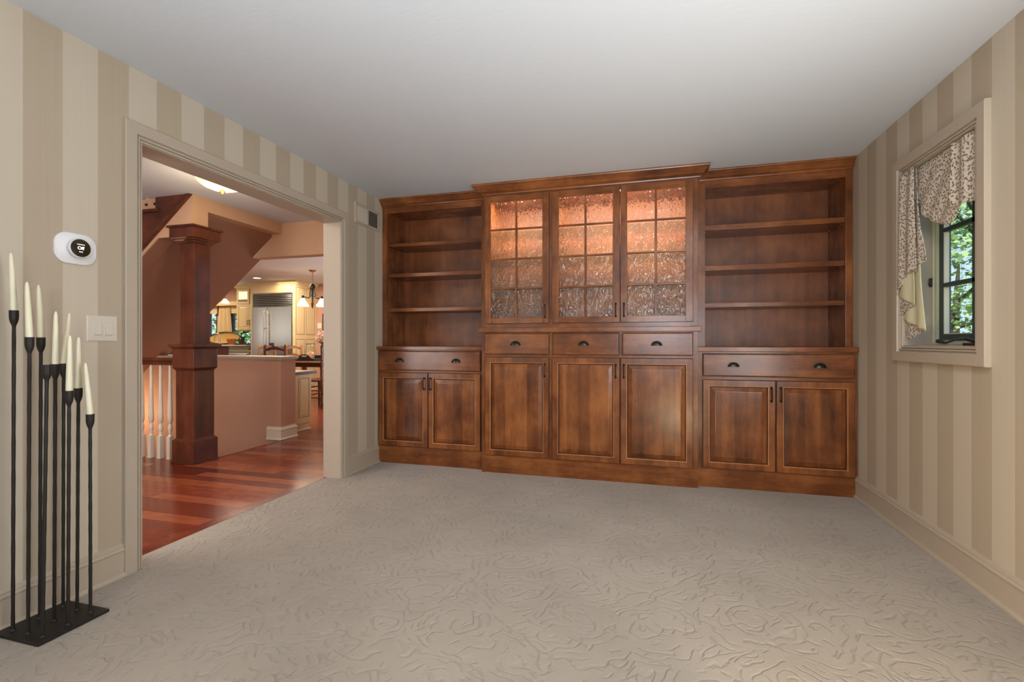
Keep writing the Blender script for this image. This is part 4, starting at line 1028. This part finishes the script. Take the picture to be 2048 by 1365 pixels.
def blobflower(cx_, cy_, cz_, r_, n, mat, name, parent, seed):
    rr = random.Random(seed); m = MB()
    for k in range(n):
        d = Vector((rr.gauss(0, 1), rr.gauss(0, 1), rr.gauss(0, 1))).normalized(); p = Vector((cx_, cy_, cz_)) + d*r_*rr.uniform(.5, 1)
        a = d.orthogonal().normalized(); b = d.cross(a); s_ = r_*.32
        for j in range(5):
            t0 = 2*PI*j/5; q = a*math.cos(t0) + b*math.sin(t0); q2 = a*math.cos(t0 + .8) + b*math.sin(t0 + .8)
            m.add([p, p + q*s_*.7 + d*s_*.4, p + (q + q2)*s_*.6 + d*s_*.5, p + q2*s_*.7 + d*s_*.4], [(0, 1, 2, 3)])
    o = m.build(name, mat, parent); o['kind'] = 'stuff'; return o
tp_ = empty('topiary', (-5.80, 7.6, .771), 'pale blossom topiary ball on a thin stem in a dark square pot on the tray', 'potted plant')
MB().prism([(-5.89, 7.52), (-5.71, 7.52), (-5.71, 7.70), (-5.89, 7.70)], .773, .865, PZ).build('pot', 'black_plastic', tp_, bevel=.005)
MB().tube([(-5.80, 7.61, .86), (-5.81, 7.61, .96), (-5.79, 7.61, 1.08), (-5.80, 7.61, 1.16)], .010, 8).build('stem', 'stem', tp_)
blobflower(-5.80, 7.61, 1.20, .115, 90, 'blossom', 'blossom_ball', tp_, 4)
blobflower(-5.80, 7.61, 1.12, .060, 40, 'stem', 'leaf_tuft', tp_, 8)

# chandelier over the table
chx, chy = -5.957, 7.549
ch = empty('chandelier', (chx, chy, 2.44), 'dark bronze chandelier with lit bell glass shades over the dining table', 'chandelier')
MB().lathe([(.065, 2.439), (.062, 2.425), (.02, 2.405), (.008, 2.395)], (chx, chy, 0), 20).build('canopy', 'brass', ch, smooth=True)
m = MB()
for k in range(8):
    z = 2.39 - k*.024; a = (k % 2)*PI/2
    pts = [(chx + .009*math.cos(t_)*math.cos(a), chy + .009*math.cos(t_)*math.sin(a), z + .016*math.sin(t_)) for t_ in [2*PI*j/8 for j in range(9)]]
    m.tube(pts, .003, 5)
m.build('chain', 'brass', ch)
m = MB().lathe([(.01, 2.20), (.035, 2.18), (.05, 2.15), (.05, 2.10), (.02, 2.09), (.014, 1.85), (.028, 1.82), (.014, 1.76), (.001, 1.72)], (chx, chy, 0), 14)
for s_ in (-1, 1): m.tube([(chx + s_*.04, chy, 2.14), (chx + s_*.05, chy, 2.02), (chx + s_*.07, chy, 1.95)], .010, 6)
m.build('body', 'black_bronze', ch, smooth=True)
for k in range(4):
    a = math.radians(-15.6 + 90*k + 8); ex, ey = chx + .225*math.cos(a), chy + .225*math.sin(a)
    arm = MB().tube([(chx + .02*math.cos(a), chy + .02*math.sin(a), 1.98), (chx + .10*math.cos(a), chy + .10*math.sin(a), 1.925), (chx + .18*math.cos(a), chy + .18*math.sin(a), 1.93), (ex, ey, 1.935), (ex, ey, 1.90)], .008, 6).build('arm', 'black_bronze', ch, smooth=True)
    MB().lathe([(.012, 1.955), (.025, 1.925), (.030, 1.90)], (ex, ey, 0), 12).build('fitter', 'black_bronze', arm, smooth=True)
    MB().lathe([(.028, 1.905), (.035, 1.89), (.060, 1.83), (.098, 1.780), (.094, 1.780), (.030, 1.885)], (ex, ey, 0), 20).build('glass_shade', 'lamp_shade', arm, smooth=True)
# recessed light
rc = empty('recessed_light', (-7.76, 8.12, 2.44), 'round recessed ceiling light glowing in the kitchen ceiling', 'ceiling lamp')
MB().lathe([(.095, 2.439), (.095, 2.433), (.070, 2.431), (.070, 2.439)], (-7.76, 8.12, 0), 24).build('trim_ring', 'white_plastic', rc, smooth=True)
MB().lathe([(.069, 2.4395), (.069, 2.434), (.001, 2.4335)], (-7.76, 8.12, 0), 24).build('lens', 'downlight', rc, smooth=True)
